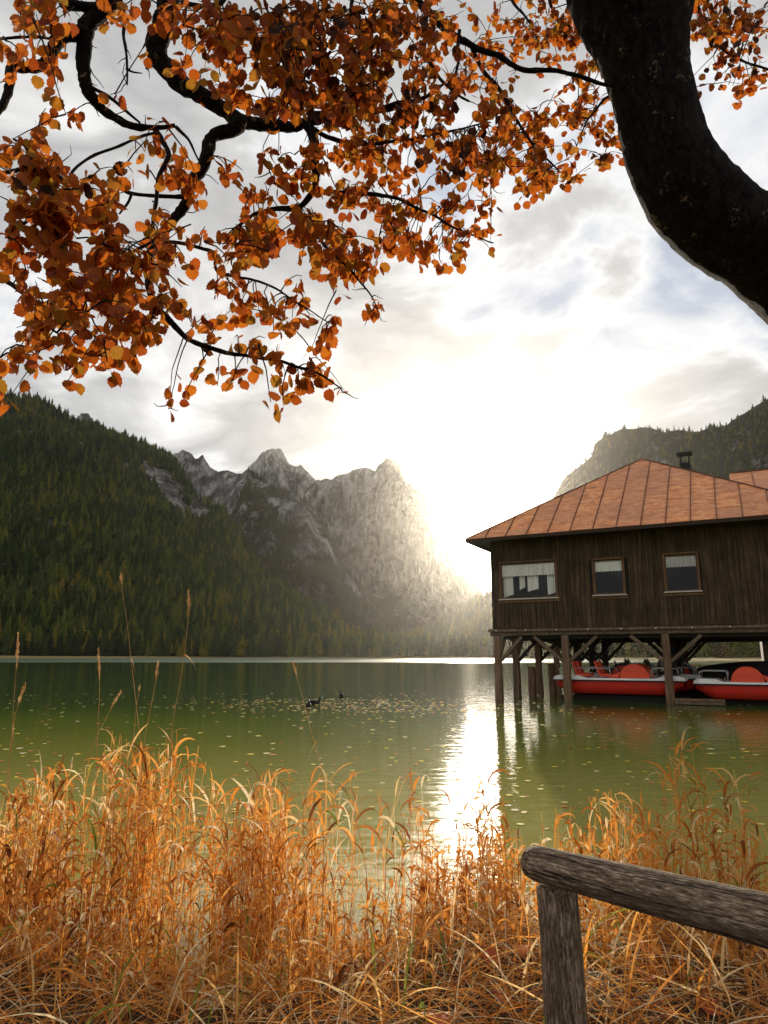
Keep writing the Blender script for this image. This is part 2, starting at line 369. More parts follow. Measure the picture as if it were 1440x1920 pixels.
# the big pale wall
def vegD(px, hh, z, q):
    lim = float(np.interp(px, [540, 650, 800, 900, 1000], [.55, .36, .22, .18, .16]))
    return .15+.75*max(0, min(1, (lim-hh)/.12+.5))+.45*fbm(q*1.7, 5)-.1
mountain('rock_peak', 'huge pale limestone wall beside the bright gap of sky',
  [(540, 960), (575, 915), (592, 902), (625, 896), (642, 892), (668, 878), (690, 878), (704, 880), (712, 868), (722, 860), (735, 858), (746, 864), (752, 876), (756, 892), (770, 906), (778, 910), (792, 918), (800, 934), (812, 948), (822, 978), (836, 1012), (850, 1032), (862, 1046), (880, 1074), (896, 1095), (912, 1118), (930, 1135), (960, 1160), (1000, 1190)],
  L((540, 2700), (735, 2500), (1000, 2200)), L((540, 1350), (1000, 1250)), 420, 260,
  ([0, .25, .45, .7, 1], [0, .45, .70, .82, 1], [.004, .10, .26, .6, 1]), 260, 45, .0040, ROCK_D, vegD, (7000, 'far', .58, 14), jag=12)
mountain('foothill', 'low wooded foothill at the end of the lake',
  [(700, 1222), (790, 1195), (850, 1160), (880, 1140), (925, 1118), (980, 1095), (1040, 1080), (1200, 1060)],
  L((700, 1100), (1200, 1300)), L((700, 800), (1200, 700)), 120, 50,
  ([0, 1], [0, 1], [.01, 1]), 15, 10, .006, ROCK_A, lambda px, hh, z, q: .8, (5000, 'near', .3, 17), jag=5)
# belt of trees on the flat end of the valley
k = 2600; pxs = rng.uniform(330, 1500, k); dd = np.array([shore_r(p) for p in pxs])+18+rng.random(k)**1.4*190
p = np.array([tuple(Vector((ray(a, 1230).x/ray(a, 1230).y*d, d, .6))) for a, d in zip(pxs, dd)])
TREES['near'].append((p, np.where(p[:, 1] < 450, 7+6*rng.random(k), 9+12*rng.random(k))))

# conifers
def conifer(seed, tiers, slim, ragged, mat, name, segs=11):
    r_ = random.Random(seed); mb = MB(); mb.tube([(0, 0, -.05), (0, 0, .5), (0, 0, .97)], [.014, .01, .002], 4, False)
    trunk = mb; cr_ = MB()
    for t in range(tiers):
        f = t/(tiers-1); z = .12+.84*f; R = slim*(1-f)**.8*(.85+.3*r_.random())+.012; zt = z+.16*(1-f)+.05
        ox, oy = r_.uniform(-.01, .01), r_.uniform(-.01, .01); vs_ = [(ox, oy, zt)]
        for s in range(segs*2):
            a = math.pi*s/segs+t*.7; rr = R*(1 if s % 2 == 0 else .52)*(1+ragged*r_.uniform(-.5, .3)); vs_.append((ox+rr*math.cos(a), oy+rr*math.sin(a), z-(.05 if s % 2 == 0 else 0)*r_.random()-.02))
        nn_ = segs*2; cr_.add(vs_, [(0, 1+s, 1+(s+1) % nn_) for s in range(nn_)])
    return trunk, cr_
TCOL = {}
def template_coll(name, mat, specs):
    col = bpy.data.collections.new(name)
    for i, (seed, ti, sl, rg) in enumerate(specs):
        tr, cr_ = conifer(seed, ti, sl, rg, mat, name); allb = MB(); allb.add(tr.v, tr.f); allb.add(cr_.v, cr_.f)
        ob = bpy.data.objects.new('conifer_shape', allb.mesh('conifer_shape', mat)); col.objects.link(ob)
    return col
def round_tree_coll(name, mat):
    col = bpy.data.collections.new(name)
    for s in range(3):
        r_ = random.Random(s+60); mb = MB(); mb.tube([(0, 0, -.02), (0, 0, .6)], [.02, .01], 4, False)
        for k in range(150):
            a = r_.random()*6.28; zz_ = r_.random(); rr = .27*math.sin(math.pi*min(1, zz_*.8+.14))*r_.random()**.4
            c = Vector((rr*math.cos(a), rr*math.sin(a), .15+.8*zz_)); e = .05
            vs_ = [c+Vector([r_.uniform(-e, e) for _ in range(3)]) for _ in range(4)]; mb.add(vs_, [(0, 1, 2, 3)])
        col.objects.link(bpy.data.objects.new('tree_shape', mb.mesh('tree_shape', mat)))
    return col
def scatter(name, label, pts, scl, coll, spread=(0, 1)):
    n = len(pts); me = bpy.data.meshes.new(name); me.vertices.add(n); me.vertices.foreach_set('co', np.asarray(pts, np.float32).ravel())
    cl_ = np.array([noise.noise(Vector((q[0]*.012, q[1]*.012, q[2]*.012))) for q in pts]); tv = np.clip(rng.random(n)*.85+.06+cl_*.32+np.clip(.14-np.asarray(pts)[:, 2]*.0012, 0, .14), 0, 1); a = me.attributes.new('tint', 'FLOAT', 'POINT'); a.data.foreach_set('value', tv.astype(np.float32))
    a = me.attributes.new('scl', 'FLOAT', 'POINT'); a.data.foreach_set('value', np.asarray(scl, np.float32))
    a = me.attributes.new('rz', 'FLOAT', 'POINT'); a.data.foreach_set('value', (rng.random(n)*6.28).astype(np.float32))
    ob = link(bpy.data.objects.new(name, me)); tag(ob, label, 'forest', kind='stuff')
    g = bpy.data.node_groups.new(name+'_nodes', 'GeometryNodeTree')
    g.interface.new_socket('Geometry', in_out='INPUT', socket_type='NodeSocketGeometry'); g.interface.new_socket('Geometry', in_out='OUTPUT', socket_type='NodeSocketGeometry')
    gi = g.nodes.new('NodeGroupInput'); go = g.nodes.new('NodeGroupOutput'); mp = g.nodes.new('GeometryNodeMeshToPoints'); ip = g.nodes.new('GeometryNodeInstanceOnPoints')
    ci = g.nodes.new('GeometryNodeCollectionInfo'); ci.inputs[0].default_value = coll; ci.inputs[1].default_value = True; ci.inputs[2].default_value = True
    def na(nm):
        x = g.nodes.new('GeometryNodeInputNamedAttribute'); x.data_type = 'FLOAT'; x.inputs[0].default_value = nm; return x.outputs[0]
    cz = g.nodes.new('ShaderNodeCombineXYZ'); g.links.new(na('rz'), cz.inputs[2]); cs = g.nodes.new('ShaderNodeCombineXYZ')
    for i in range(3): g.links.new(na('scl'), cs.inputs[i])
    g.links.new(gi.outputs[0], mp.inputs[0]); g.links.new(mp.outputs[0], ip.inputs['Points']); g.links.new(ci.outputs[0], ip.inputs['Instance']); ip.inputs['Pick Instance'].default_value = True
    g.links.new(cz.outputs[0], ip.inputs['Rotation']); g.links.new(cs.outputs[0], ip.inputs['Scale']); g.links.new(ip.outputs[0], go.inputs[0])
    md = ob.modifiers.new('gn', 'NODES'); md.node_group = g
    return ob
SP = [(1, 9, .20, 1), (2, 8, .25, 1.1), (3, 10, .17, .9), (4, 7, .28, 1.2), (5, 9, .15, .8)]
near_c = template_coll('conifer_shapes', CON_I, SP); far_c = template_coll('far_conifer_shapes', CON_F, [(11, 6, .18, 1), (12, 6, .21, 1), (13, 7, .15, 1)])
pn = np.concatenate([t[0] for t in TREES['near']]); sn = np.concatenate([t[1] for t in TREES['near']])
pf = np.concatenate([t[0] for t in TREES['far']]); sf = np.concatenate([t[1] for t in TREES['far']])
scatter('hillside_forest', 'dense conifer forest covering the hillsides and valley end', pn, sn, near_c)
scatter('mountain_forest', 'thin conifer forest clinging to the rocky slopes', pf, sf, far_c)

# the nearest trees along the far shore, one by one
def tree_thing(kind, trunk, crown, mat, label, cat, group):
    r = empty(kind, **dict(label=label, cat=cat, group=group)); trunk.build('trunk', TRUNKM, r); crown.build('crown', mat, r); return r
def round_tree(seed, mat):
    r_ = random.Random(seed); t = MB().tube([(0, 0, -.03), (.01, 0, .3), (0, .01, .7)], [.025, .018, .006], 5, False); c = MB()
    for k in range(5):
        a = r_.random()*6.28; t.tube([(0, 0, .2+.08*k), (.15*math.cos(a), .15*math.sin(a), .4+.09*k)], [.01, .003], 3, False)
    for k in range(420):
        a = r_.random()*6.28; z_ = r_.random(); rr = .34*math.sin(math.pi*min(1, z_*.8+.16))*r_.random()**.35*(.75+.35*math.sin(a*3+z_*9))
        cc = Vector((rr*math.cos(a), rr*math.sin(a), .12+.86*z_)); e = .035
        c.add([cc+Vector([r_.uniform(-e, e) for _ in range(3)]) for _ in range(4)], [(0, 1, 2, 3)])
    return t, c
protos = []
for sd, ti, sl, mat, kind, lab in ((21, 12, .17, SPRUCE, 'spruce_tree', 'dark green spruce in the row along the far shore'), (22, 11, .20, SPRUCE, 'spruce_tree', 'dark green spruce in the row along the far shore'),
        (23, 12, .16, SPRUCE2, 'spruce_tree', 'mid green spruce standing among darker shore trees'), (24, 11, .14, LARCH, 'larch_tree', 'yellow green larch glowing among the dark shore spruces')):
    tr, cr_ = conifer(sd, ti, sl, 1.1, mat, kind); protos.append(tree_thing(kind, tr, cr_, mat, lab, kind.split('_')[0], lab.split()[0]+' '+kind.split('_')[0]+' trees by the far shore'))
used = set(); cnt = 0
spec_l = [(297, 1235, 1.15), (305, 1234, 1.0), (262, 1234, 1.3), (375, 1234, 1.), (475, 1234, .95), (560, 1234, .9), (520, 1234, 1.1), (1420, 1236, .5)]
for i in range(190):
    if i < len(spec_l): px, _, sc = spec_l[i]; kx = 3
    else:
        px = rng.uniform(-40, 640); sc = rng.uniform(.75, 1.2); kx = int(rng.choice([0, 0, 0, 1, 1, 1, 2, 2, 2, 3], p=[.1]*10)) if px > 240 else int(rng.choice([0, 1, 2], p=[.42, .42, .16]))
    r = protos[kx] if kx not in used else copy_tree(protos[kx]); used.add(kx)
    d = shore_r(px)+rng.uniform(14, 60); q = ray(px, 1230); r.location = (q.x/q.y*d, d, .5); s = 19*sc; r.scale = (s, s, s); r.rotation_euler.z = rng.random()*6.28
bp = []
for sd, mat, lab in ((31, BUSH_Y, 'golden brown autumn bush on the flat far bank'), (32, BUSH_G, 'olive green bush on the flat far bank'), (33, BUSH_Y, 'golden brown autumn bush on the flat far bank')):
    tr, cr_ = round_tree(sd, mat); bp.append(tree_thing('bush', tr, cr_, mat, lab, 'bush', ' '.join(lab.split()[:3])+' plants on the far bank'))
used = set()
for i in range(110):
    px = rng.uniform(560, 1000) if i < 55 else rng.uniform(980, 1500); kx = int(rng.integers(0, 3))
    r = bp[kx] if kx not in used else copy_tree(bp[kx]); used.add(kx)
    d = shore_r(px)+rng.uniform(6, 45); q = ray(px, 1230); r.location = (q.x/q.y*d, d, .5); s = (rng.uniform(4, 10) if px < 1000 else rng.uniform(2.5, 6.5)); r.scale = (s*1.15, s*1.15, s); r.rotation_euler.z = rng.random()*6.28

#HAZE
hz = MT('haze'); v = hz.n('ShaderNodeVolumePrincipled', Density=.000028, Anisotropy=.85); v.inputs['Color'].default_value = (1, .97, .93, 1)
hz.t.links.new(v.outputs[0], hz.out.inputs['Volume'])
o = MB().box(-5200, 5200, -5200, 5200, -4, 1050).build('haze', hz.m); tag(o, 'thin bright mist in the valley air', kind='stuff')

# ------------------------------------------------------------------ boathouse
HO = Vector((4.30, 27.3, 0)); HU = Vector((.888, -.46, 0)).normalized(); HN = Vector((.46, .888, 0)).normalized(); HRZ = math.atan2(HU.y, HU.x)
def hp(s, b, z): return HO+HU*s+HN*b+Vector((0, 0, z))
def hs(px, py, b):          # photo point -> (s, z) on the plane at depth b behind the front wall
    r = ray(px, py); o_ = HO+HN*b
    t = (o_.x*HU.y-o_.y*HU.x)/(r.x*HU.y-r.y*HU.x); return (r*t-o_).dot(HU), CZ+r.z*t

def wood(name, c1, c2, c3, grain=(14, 14, .8), streak=.5, var=.35, bumpd=.006, rough=.85):
    m = MT(name); P = m.scale(m.obj(), grain); g1 = m.noise(P, 1.3, 8, .65, .4); g2 = m.noise(m.obj(), 1.7, 5)
    c = m.ramp(g1, [(.3, c1), (.5, c2), (.72, c3)])
    c = m.mix(m.math('MULTIPLY', m.ramp(g2, [(.45, (0, 0, 0)), (.7, (1, 1, 1))]), streak), c, c1)
    c = m.mix(m.math('MULTIPLY', m.rnd(), var), c, (.012, .009, .007)); m.pbr(c, rough, m.bump(g1, .5, bumpd), spec=.25); return m.m
PLANK = wood('dark_weathered_boards', (.030, .018, .009), (.070, .042, .021), (.20, .135, .08), (16, 16, .55), .7)
BEAMW = wood('brown_timber', (.08, .048, .028), (.19, .125, .075), (.36, .27, .18), (12, 12, 12), .35)
POSTW = wood('wet_brown_timber', (.08, .042, .024), (.22, .125, .070), (.36, .25, .16), (12, 12, .7), .35)
FRAMEW = wood('brown_window_frame', (.10, .05, .025), (.19, .10, .05), (.26, .15, .08), (20, 20, 2), .3)
SILLM = plain('pale_metal_sill', (.62, .57, .50), .5)
DARKM = plain('shade_dark_wood', (.03, .024, .018)); SOFF = wood('dark_soffit', (.02, .014, .01), (.04, .028, .02), (.07, .05, .035))  # DARKM: timber tone darkened for the shade under and inside the house
BOLT = plain('pale_bolt_head', (.75, .72, .65), .4)
m = MT('rusty_painted_roof'); P = m.obj(); a = m.noise(m.scale(P, (1, 1, 3.5)), 2.2, 8, .65, .6); b = m.noise(P, 7, 6, .7)
c = m.ramp(a, [(.36, (.42, .12, .03)), (.48, (.70, .22, .05)), (.62, (.82, .36, .12))])
c = m.mix(m.math('MULTIPLY', m.ramp(b, [(.55, (0, 0, 0)), (.72, (1, 1, 1))]), .7), c, (.80, .50, .32))
st_ = m.noise(m.scale(P, (9, 1.2, 1.2)), 2.0, 6, .6); c = m.mix(m.math('MULTIPLY', m.ramp(st_, [(.5, (0, 0, 0)), (.66, (1, 1, 1))]), .45), c, (.34, .15, .08)); c = m.mix(m.math('MULTIPLY', m.rnd(), .5), c, (.36, .15, .08)); m.pbr(c, .55, m.bump(a, .3, .02), spec=.4); ROOF = m.m
SEAM = plain('dark_roof_seam', (.13, .06, .035), .7); FASC = plain('dark_fascia', (.05, .03, .02))
m = MT('window_glass'); tr = m.n('ShaderNodeBsdfTransparent'); gl_ = m.n('ShaderNodeBsdfGlossy', Roughness=.02); fr = m.n('ShaderNodeFresnel', IOR=1.45)
mx = m.n('ShaderNodeMixShader'); m.put(mx, 0, m.math('ADD', fr.outputs[0], .0)); m.t.links.new(tr.outputs[0], mx.inputs[1]); m.t.links.new(gl_.outputs[0], mx.inputs[2]); m.t.links.new(mx.outputs[0], m.out.inputs[0]); GLASS = m.m
CURT = translucent_mat('white_lace_curtain', lambda m: m.ramp(m.noise(m.scale(m.obj(), (24, 24, 1)), 1, 3), [(.35, (.66, .63, .53)), (.6, (.92, .90, .80))]), .15)

house = empty('boathouse', hp(0, 0, 0), HRZ, label='dark timber boathouse on stilts with an orange pyramid roof', cat='boathouse')
def hpart(mb, name, mat, parent=house, **k):   # house-frame coordinates: x along the front, y inward
    return mb.build(name, mat, parent, **k)
Z0, Z1 = 2.68, 6.12; WID = 10.6; DEP = 9.4
WINS = [(.42, 2.58, 3.86, 5.18, 'w'), (4.02, 5.04, 3.88, 5.10, 'n'), (6.49, 7.54, 3.90, 5.12, 'n')]
rw = random.Random(3)
x = 0.0
while x < WID:
    w = rw.uniform(.155, .19); x1 = min(WID, x+w); spans = [(Z0, Z1)]
    for a, b, c, d, _ in WINS:
        if x1 > a-.02 and x < b+.02: spans = [(Z0, c-.06), (d+.05, Z1)]
    pr = rw.uniform(0, .014)
    for (za, zb) in spans:
        # a board keeps clear of window edges
        xa, xb = x, x1
        for a, b, c, d, _ in WINS:
            if len(spans) == 1: continue
        hpart(MB().box(xa+.003, xb-.005, -.03-pr, 0, za-rw.uniform(0, .02), zb), 'board', PLANK)
    x = x1
# hollow shell behind the boards
hpart(MB().box(.06, .12, .02, DEP, Z0, Z1), 'side_wall', PLANK); hpart(MB().box(WID-.12, WID-.06, .02, DEP, Z0, Z1), 'side_wall', PLANK)
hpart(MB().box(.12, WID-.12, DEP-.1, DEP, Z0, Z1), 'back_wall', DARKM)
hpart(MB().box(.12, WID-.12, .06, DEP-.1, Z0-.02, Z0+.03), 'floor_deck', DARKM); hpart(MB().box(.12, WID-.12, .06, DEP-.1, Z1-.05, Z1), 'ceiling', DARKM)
x = 0
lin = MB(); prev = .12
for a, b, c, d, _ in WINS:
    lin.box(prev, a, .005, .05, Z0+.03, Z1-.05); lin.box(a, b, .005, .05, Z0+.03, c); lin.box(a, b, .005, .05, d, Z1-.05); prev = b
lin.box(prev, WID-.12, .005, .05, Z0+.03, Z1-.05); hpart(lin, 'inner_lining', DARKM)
# windows
for i, (a, b, c, d, kk) in enumerate(WINS):
    f = MB(); t = .065
    f.box(a-t, a, -.085, .0, c-.03, d+.03).box(b, b+t, -.085, .0, c-.03, d+.03).box(a-t-.0, b+t+.0, -.09, .0, d+.032, d+.10).box(a-.03, b+.03, -.08, .0, c-.05, c-.005)
    f.box(a+.001, a+.035, -.04, .0, c, d).box(b-.035, b-.001, -.04, .0, c, d).box(a+.036, b-.036, -.04, .0, d-.03, d+.001)
    wf = hpart(f, 'window', FRAMEW)
    MB().add([(a, -.018, c), (b, -.018, c), (b, -.018, d), (a, -.018, d)], [(0, 1, 2, 3)]).build('pane', GLASS, wf)
    MB().box(a-.10, b+.10, -.15, -.02, c-.095, c-.052).build('sill', SILLM, wf, bevel=.008)
    MB().box(a-.12, b+.12, -.07, .0, c-.20, c-.098).build('apron_board', FRAMEW, wf)
    # gathered curtain
    V_ = []; nn = int((b-a)*60); hh = .42 if kk == 'n' else .5
    for k in range(nn+1):
        xx = a+.03+(b-a-.06)*k/nn; yy = .012+.012*math.sin(k*1.15+math.sin(k*.31)*2)
        V_ += [(xx, yy, d-.02), (xx, yy+.004, d-hh+.025*abs(math.sin(k*.42)))]
    cu = MB().add(V_, [(2*k, 2*k+2, 2*k+3, 2*k+1) for k in range(nn)]); cu.build('curtain', CURT, wf, smooth=True)
    if kk == 'w':  # cloth strips that also stand in for bright reflections in the wide pane
        for (xa, xb, zt, zb_) in ((a+.03, a+.42, d-.5, c+.03), (1.10, 1.32, d-.42, c+.30), (1.42, 1.85, d-.42, c+.22), (b-.38, b-.03, d-.45, c+.06)):
            V_ = []
            for k in range(15):
                xx = xa+(xb-xa)*k/14; V_ += [(xx, .14+.02*math.sin(k*1.9), zt+.1), (xx, .15+.02*math.sin(k*1.9), zb_+.1*k/14)]
            MB().add(V_, [(2*k, 2*k+2, 2*k+3, 2*k+1) for k in range(14)]).build('curtain_reflection', CURT, wf, smooth=True)
# floor beams
hpart(MB().box(-.16, WID, -.16, .02, Z0-.15, Z0-.035), 'rim_beam', BEAMW, bevel=.012)
hpart(MB().box(-.10, WID, -.09, .06, Z0-.29, Z0-.155), 'rim_beam', BEAMW, bevel=.012)
hpart(MB().box(-.10, .08, .065, DEP, Z0-.29, Z0-.05), 'side_beam', BEAMW)
for k in range(9):
    xx = .18+k*1.17; bo = MB(); bo.tube([(xx, -.158, Z0-.095), (xx, -.185, Z0-.095)], .026, 8); hpart(bo, 'bolt', BOLT)
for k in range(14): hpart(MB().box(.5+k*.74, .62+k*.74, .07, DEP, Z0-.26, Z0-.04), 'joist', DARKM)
POSTS_S = [.17, 2.80, 6.30, 9.85]; ROWS = [(0, 0), (2.0, .12), (5.0, .25), (8.2, .3)]
rp = random.Random(5)
for bi, (b_, off) in enumerate(ROWS):
    for s_ in POSTS_S:
        w = .125; top = Z0-.30; xx = s_+(off if s_ < 1 else 0); lean = rp.uniform(-.02, .02)
        p_ = MB(); vs_ = []
        for z_ in (-1.2, .15, 1.2, top):
            ww = w*(1+.1*(z_ < .3)); vs_ += [(xx-ww+lean*(top-z_)*.2, b_-ww, z_), (xx+ww+lean*(top-z_)*.2, b_-ww, z_), (xx+ww+lean*(top-z_)*.2, b_+ww, z_), (xx-ww+lean*(top-z_)*.2, b_+ww, z_)]
        fs_ = [(0, 3, 2, 1), (12, 13, 14, 15)]+[(r*4+k, r*4+(k+1) % 4, r*4+4+(k+1) % 4, r*4+4+k) for r in range(3) for k in range(4)]
        p_.add(vs_, fs_); po = hpart(p_, 'stilt', POSTW if bi == 0 else DARKM if s_ > 1 else POSTW, bevel=.02)  # inner stilts take the darker tone, with the shade put into their colour
        for sg in (-1, 1):
            if s_ < 1 and sg < 0: continue
            if s_ > 9: continue
            r_ = 1.05 if bi == 0 and s_ > 1 else .85
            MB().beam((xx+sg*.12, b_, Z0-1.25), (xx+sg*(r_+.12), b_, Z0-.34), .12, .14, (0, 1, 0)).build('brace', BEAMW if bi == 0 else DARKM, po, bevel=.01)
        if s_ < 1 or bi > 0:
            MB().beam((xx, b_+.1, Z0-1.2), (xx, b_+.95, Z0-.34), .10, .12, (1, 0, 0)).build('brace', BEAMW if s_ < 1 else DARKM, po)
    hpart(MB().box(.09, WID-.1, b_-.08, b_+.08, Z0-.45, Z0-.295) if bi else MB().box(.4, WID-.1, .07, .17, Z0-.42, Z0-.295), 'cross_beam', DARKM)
# stub fender posts beside the side stilts
for (s_, b_, zt) in ((.92, 2.0, 1.22), (1.00, 5.0, 1.28)):
    MBs = MB().box(s_-.17+.05, s_+.12, b_-.14, b_+.14, -1, zt-.06).add([(s_-.12, b_-.14, zt-.062), (s_+.12, b_-.14, zt-.062), (s_+.12, b_+.14, zt-.062), (s_-.12, b_+.14, zt-.062), (s_-.05, b_-.1, zt), (s_+.03, b_-.1, zt), (s_+.03, b_+.1, zt), (s_-.05, b_+.1, zt)], [(0, 1, 5, 4), (1, 2, 6, 5), (2, 3, 7, 6), (3, 0, 4, 7), (4, 5, 6, 7)])
    o = MBs.build('mooring_post', POSTW); o.location = hp(0, 0, 0); o.rotation_euler.z = HRZ
    tag(o, 'short square mooring post against the second side stilt' if b_ < 3 else 'short square mooring post against the rear side stilt', 'post', 'short mooring posts')
# wooden step beside the third stilt
o = empty('landing_step', hp(0, 0, 0), HRZ, label='low grey wooden step at the foot of the third stilt', cat='step')
MB().box(6.46, 8.0, -.35, -.05, .14, .20).build('tread', POSTW, o); MB().box(6.46, 8.0, -.35, -.05, .02, .125).build('bearer', BEAMW, o); MB().box(6.8, 6.95, -.3, -.1, -1, .02).build('leg', DARKM, o); MB().box(7.7, 7.85, -.3, -.1, -1, .02).build('leg', DARKM, o)

# roof: pyramid of seamed sheet panels
EL, ER, EF, EB, EZ = -.72, 11.9, -.92, 10.6, 6.16
AP = Vector((5.50, 4.75, 10.12))
roof = hpart(MB().add([(EL+.02, EF+.02, EZ-.04), (ER-.02, EF+.02, EZ-.04), (ER-.02, EB-.02, EZ-.04), (EL+.02, EB-.02, EZ-.04), (AP.x, AP.y, AP.z-.05)], [(0, 1, 4), (1, 2, 4), (2, 3, 4), (3, 0, 4)]), 'roof', SEAM)
def clip(poly, ax, lim, keep_less):
    out = []
    for i in range(len(poly)):
        p, q = poly[i], poly[(i+1) % len(poly)]; ip = (p[ax] <= lim) == keep_less or p[ax] == lim; iq = (q[ax] <= lim) == keep_less or q[ax] == lim
        if ip: out.append(p)
        if ip != iq: t = (lim-p[ax])/(q[ax]-p[ax]); out.append((p[0]+(q[0]-p[0])*t, p[1]+(q[1]-p[1])*t))
    return out
def roof_face(A, B, apex, cols, joint_fn, detail=True):
    A = Vector(A); B = Vector(B); ux = (B-A).normalized(); fn = ux.cross(apex-A).normalized(); vy = fn.cross(ux)
    if fn.z < 0: fn = -fn; vy = -vy
    W_ = (B-A).length; a2 = (apex-A).dot(ux); h2 = (apex-A).dot(vy)
    tri = [(0, 0), (W_, 0), (a2, h2)]
    P3 = lambda p, e: A+ux*p[0]+vy*p[1]+fn*e
    xs = cols
    for c in range(len(xs)-1):
        js = joint_fn(c); js = [-.01]+js+[h2+1]
        for r in range(len(js)-1):
            g = .012
            po = clip(clip(clip(clip(tri, 0, xs[c]+g, False), 0, xs[c+1]-g, True), 1, js[r]+g*.6, False), 1, js[r+1]-g*.6, True)
            if len(po) < 3: continue
            ar = abs(sum(po[i][0]*po[(i+1) % len(po)][1]-po[(i+1) % len(po)][0]*po[i][1] for i in range(len(po))))/2
            if ar < .01: continue
            k = len(po); e0 = rp.uniform(.008, .02); vv = [P3(p, .0) for p in po]+[P3(p, e0) for p in po]
            MB().add(vv, [tuple(range(k, 2*k)), tuple(range(k-1, -1, -1))]+[(i, (i+1) % k, k+(i+1) % k, k+i) for i in range(k)]).build('sheet_panel', ROOF, roof)
    for x_ in xs[1:-1]:
        top = h2*(x_/a2 if x_ < a2 else (W_-x_)/(W_-a2))
        MB().beam(P3((x_, 0), .03), P3((x_, top), .03), .022, .055, fn).build('seam', SEAM, roof)
    return P3
e_px = [1026, 1068, 1111, 1155, 1201, 1248, 1295, 1345, 1395]
exs = [hs(p, 985, EF)[0]-EL for p in e_px]; st = (exs[-1]-exs[0])/8
cols = [0]+[exs[0]-st*k for k in range(3, 0, -1) if exs[0]-st*k > .3]+exs+[exs[-1]+st, exs[-1]+2*st, exs[-1]+3*st]
cols = [c for c in cols if c < ER-EL-.2]+[ER-EL]
jr = random.Random(8); JB = [.55, 1.75, 2.95, 4.15, 5.35, 6.5]
def joints(c):
    base = [0, 1.30, .35, 1.05, .55, 1.2, .8, .3, 1.1, .5, 1.25, .7, .9, .4, 1][c % 15]
    return [base+.15+1.35*k for k in range(5)]
roof_face((EL, EF, EZ), (ER, EF, EZ), AP, cols, joints)
roof_face((EL, EB, EZ), (EL, EF, EZ), AP, [0, 2, 4, 6, 8, 10, EB-EF], lambda c: [2.5], True)
roof_face((ER, EF, EZ), (ER, EB, EZ), AP, [0, 2, 4, 6, 8, 10, EB-EF], lambda c: [2.5], True)
for c_ in ((EL, EF), (ER, EF), (EL, EB)): MB().beam((c_[0], c_[1], EZ+.02), AP+Vector((0, 0, .02)), .09, .05).build('hip_cap', SEAM, roof)
MB().box(EL, ER, EF-.0, EF+.03, EZ-.13, EZ-.005).box(EL, EL+.03, EF+.03, EB, EZ-.13, EZ-.005).build('fascia', FASC, roof)
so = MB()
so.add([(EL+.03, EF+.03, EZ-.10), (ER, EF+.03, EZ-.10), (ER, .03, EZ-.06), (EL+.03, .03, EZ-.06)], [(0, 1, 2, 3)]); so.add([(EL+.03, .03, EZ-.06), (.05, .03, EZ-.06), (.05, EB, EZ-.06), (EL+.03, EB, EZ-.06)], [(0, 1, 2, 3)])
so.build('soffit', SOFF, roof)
# rear building: ridge and seamed roof seen past the right hip
b2, zr = 14.0, None
s_r0, z_r = hs(1440, 882, b2); s_l, z_l = hs(1300, 894, b2)
be = 10.8; s_e, z_e = hs(1425, 927, be)
zr = (z_r+z_l)/2
rear = empty('rear_building', hp(0, 0, 0), HRZ, label='low rear building roofed in rusty orange sheet metal, right edge', cat='building')
xa, xb = 8.9, 19.5; ang = (zr-z_e)/(b2-be)
rr_ = MB().add([(xa, be-.3, z_e-.04), (xb, be-.3, z_e-.04), (xb, b2, zr-.04), (xa, b2, zr-.04), (xa, 2*b2-be, z_e-.04), (xb, 2*b2-be, z_e-.04)], [(0, 1, 2, 3), (3, 2, 5, 4)]).build('roof', ROOF, rear)
x = xa; k = 0
while x < xb-.2:
    xn = x+1.05; mid = .5+.12*math.sin(k*2.3)
    for (f0, f1) in ((0, mid), (mid, 1)):
        g = .01; y0 = be-.3+(b2-be+.3)*f0; y1 = be-.3+(b2-be+.3)*f1; z0 = z_e+(zr-z_e)*f0; z1 = z_e+(zr-z_e)*f1
        MB().add([(x+g, y0+g, z0), (xn-g, y0+g, z0), (xn-g, y1-g, z1), (x+g, y1-g, z1), (x+g, y0+g, z0-.03), (xn-g, y0+g, z0-.03), (xn-g, y1-g, z1-.03), (x+g, y1-g, z1-.03)],
                 [(0, 1, 2, 3), (4, 7, 6, 5), (0, 4, 5, 1), (1, 5, 6, 2), (2, 6, 7, 3), (3, 7, 4, 0)]).build('sheet_panel', ROOF, rr_)
    MB().beam((xn, be-.3, z_e+.03), (xn, b2, zr+.03), .022, .05).build('seam', SEAM, rr_); x = xn; k += 1
MB().box(xa, xb, b2-.06, b2+.06, zr, zr+.05).build('ridge_cap', SEAM, rr_)
MB().box(xa+.6, xb-.4, be+.4, 2*b2-be-.4, .9, z_e-.06).build('wall', PLANK, rear); MB().box(xa, xb, be-.3, be-.27, z_e-.2, z_e-.05).build('fascia', FASC, rear)
for k in range(1, 5):
    for bb in (be+.6, 2*b2-be-.6): MB().box(xa+.8+k*2.3, xa+1.05+k*2.3, bb, bb+.25, -1, .9).build('stilt', DARKM, rear)
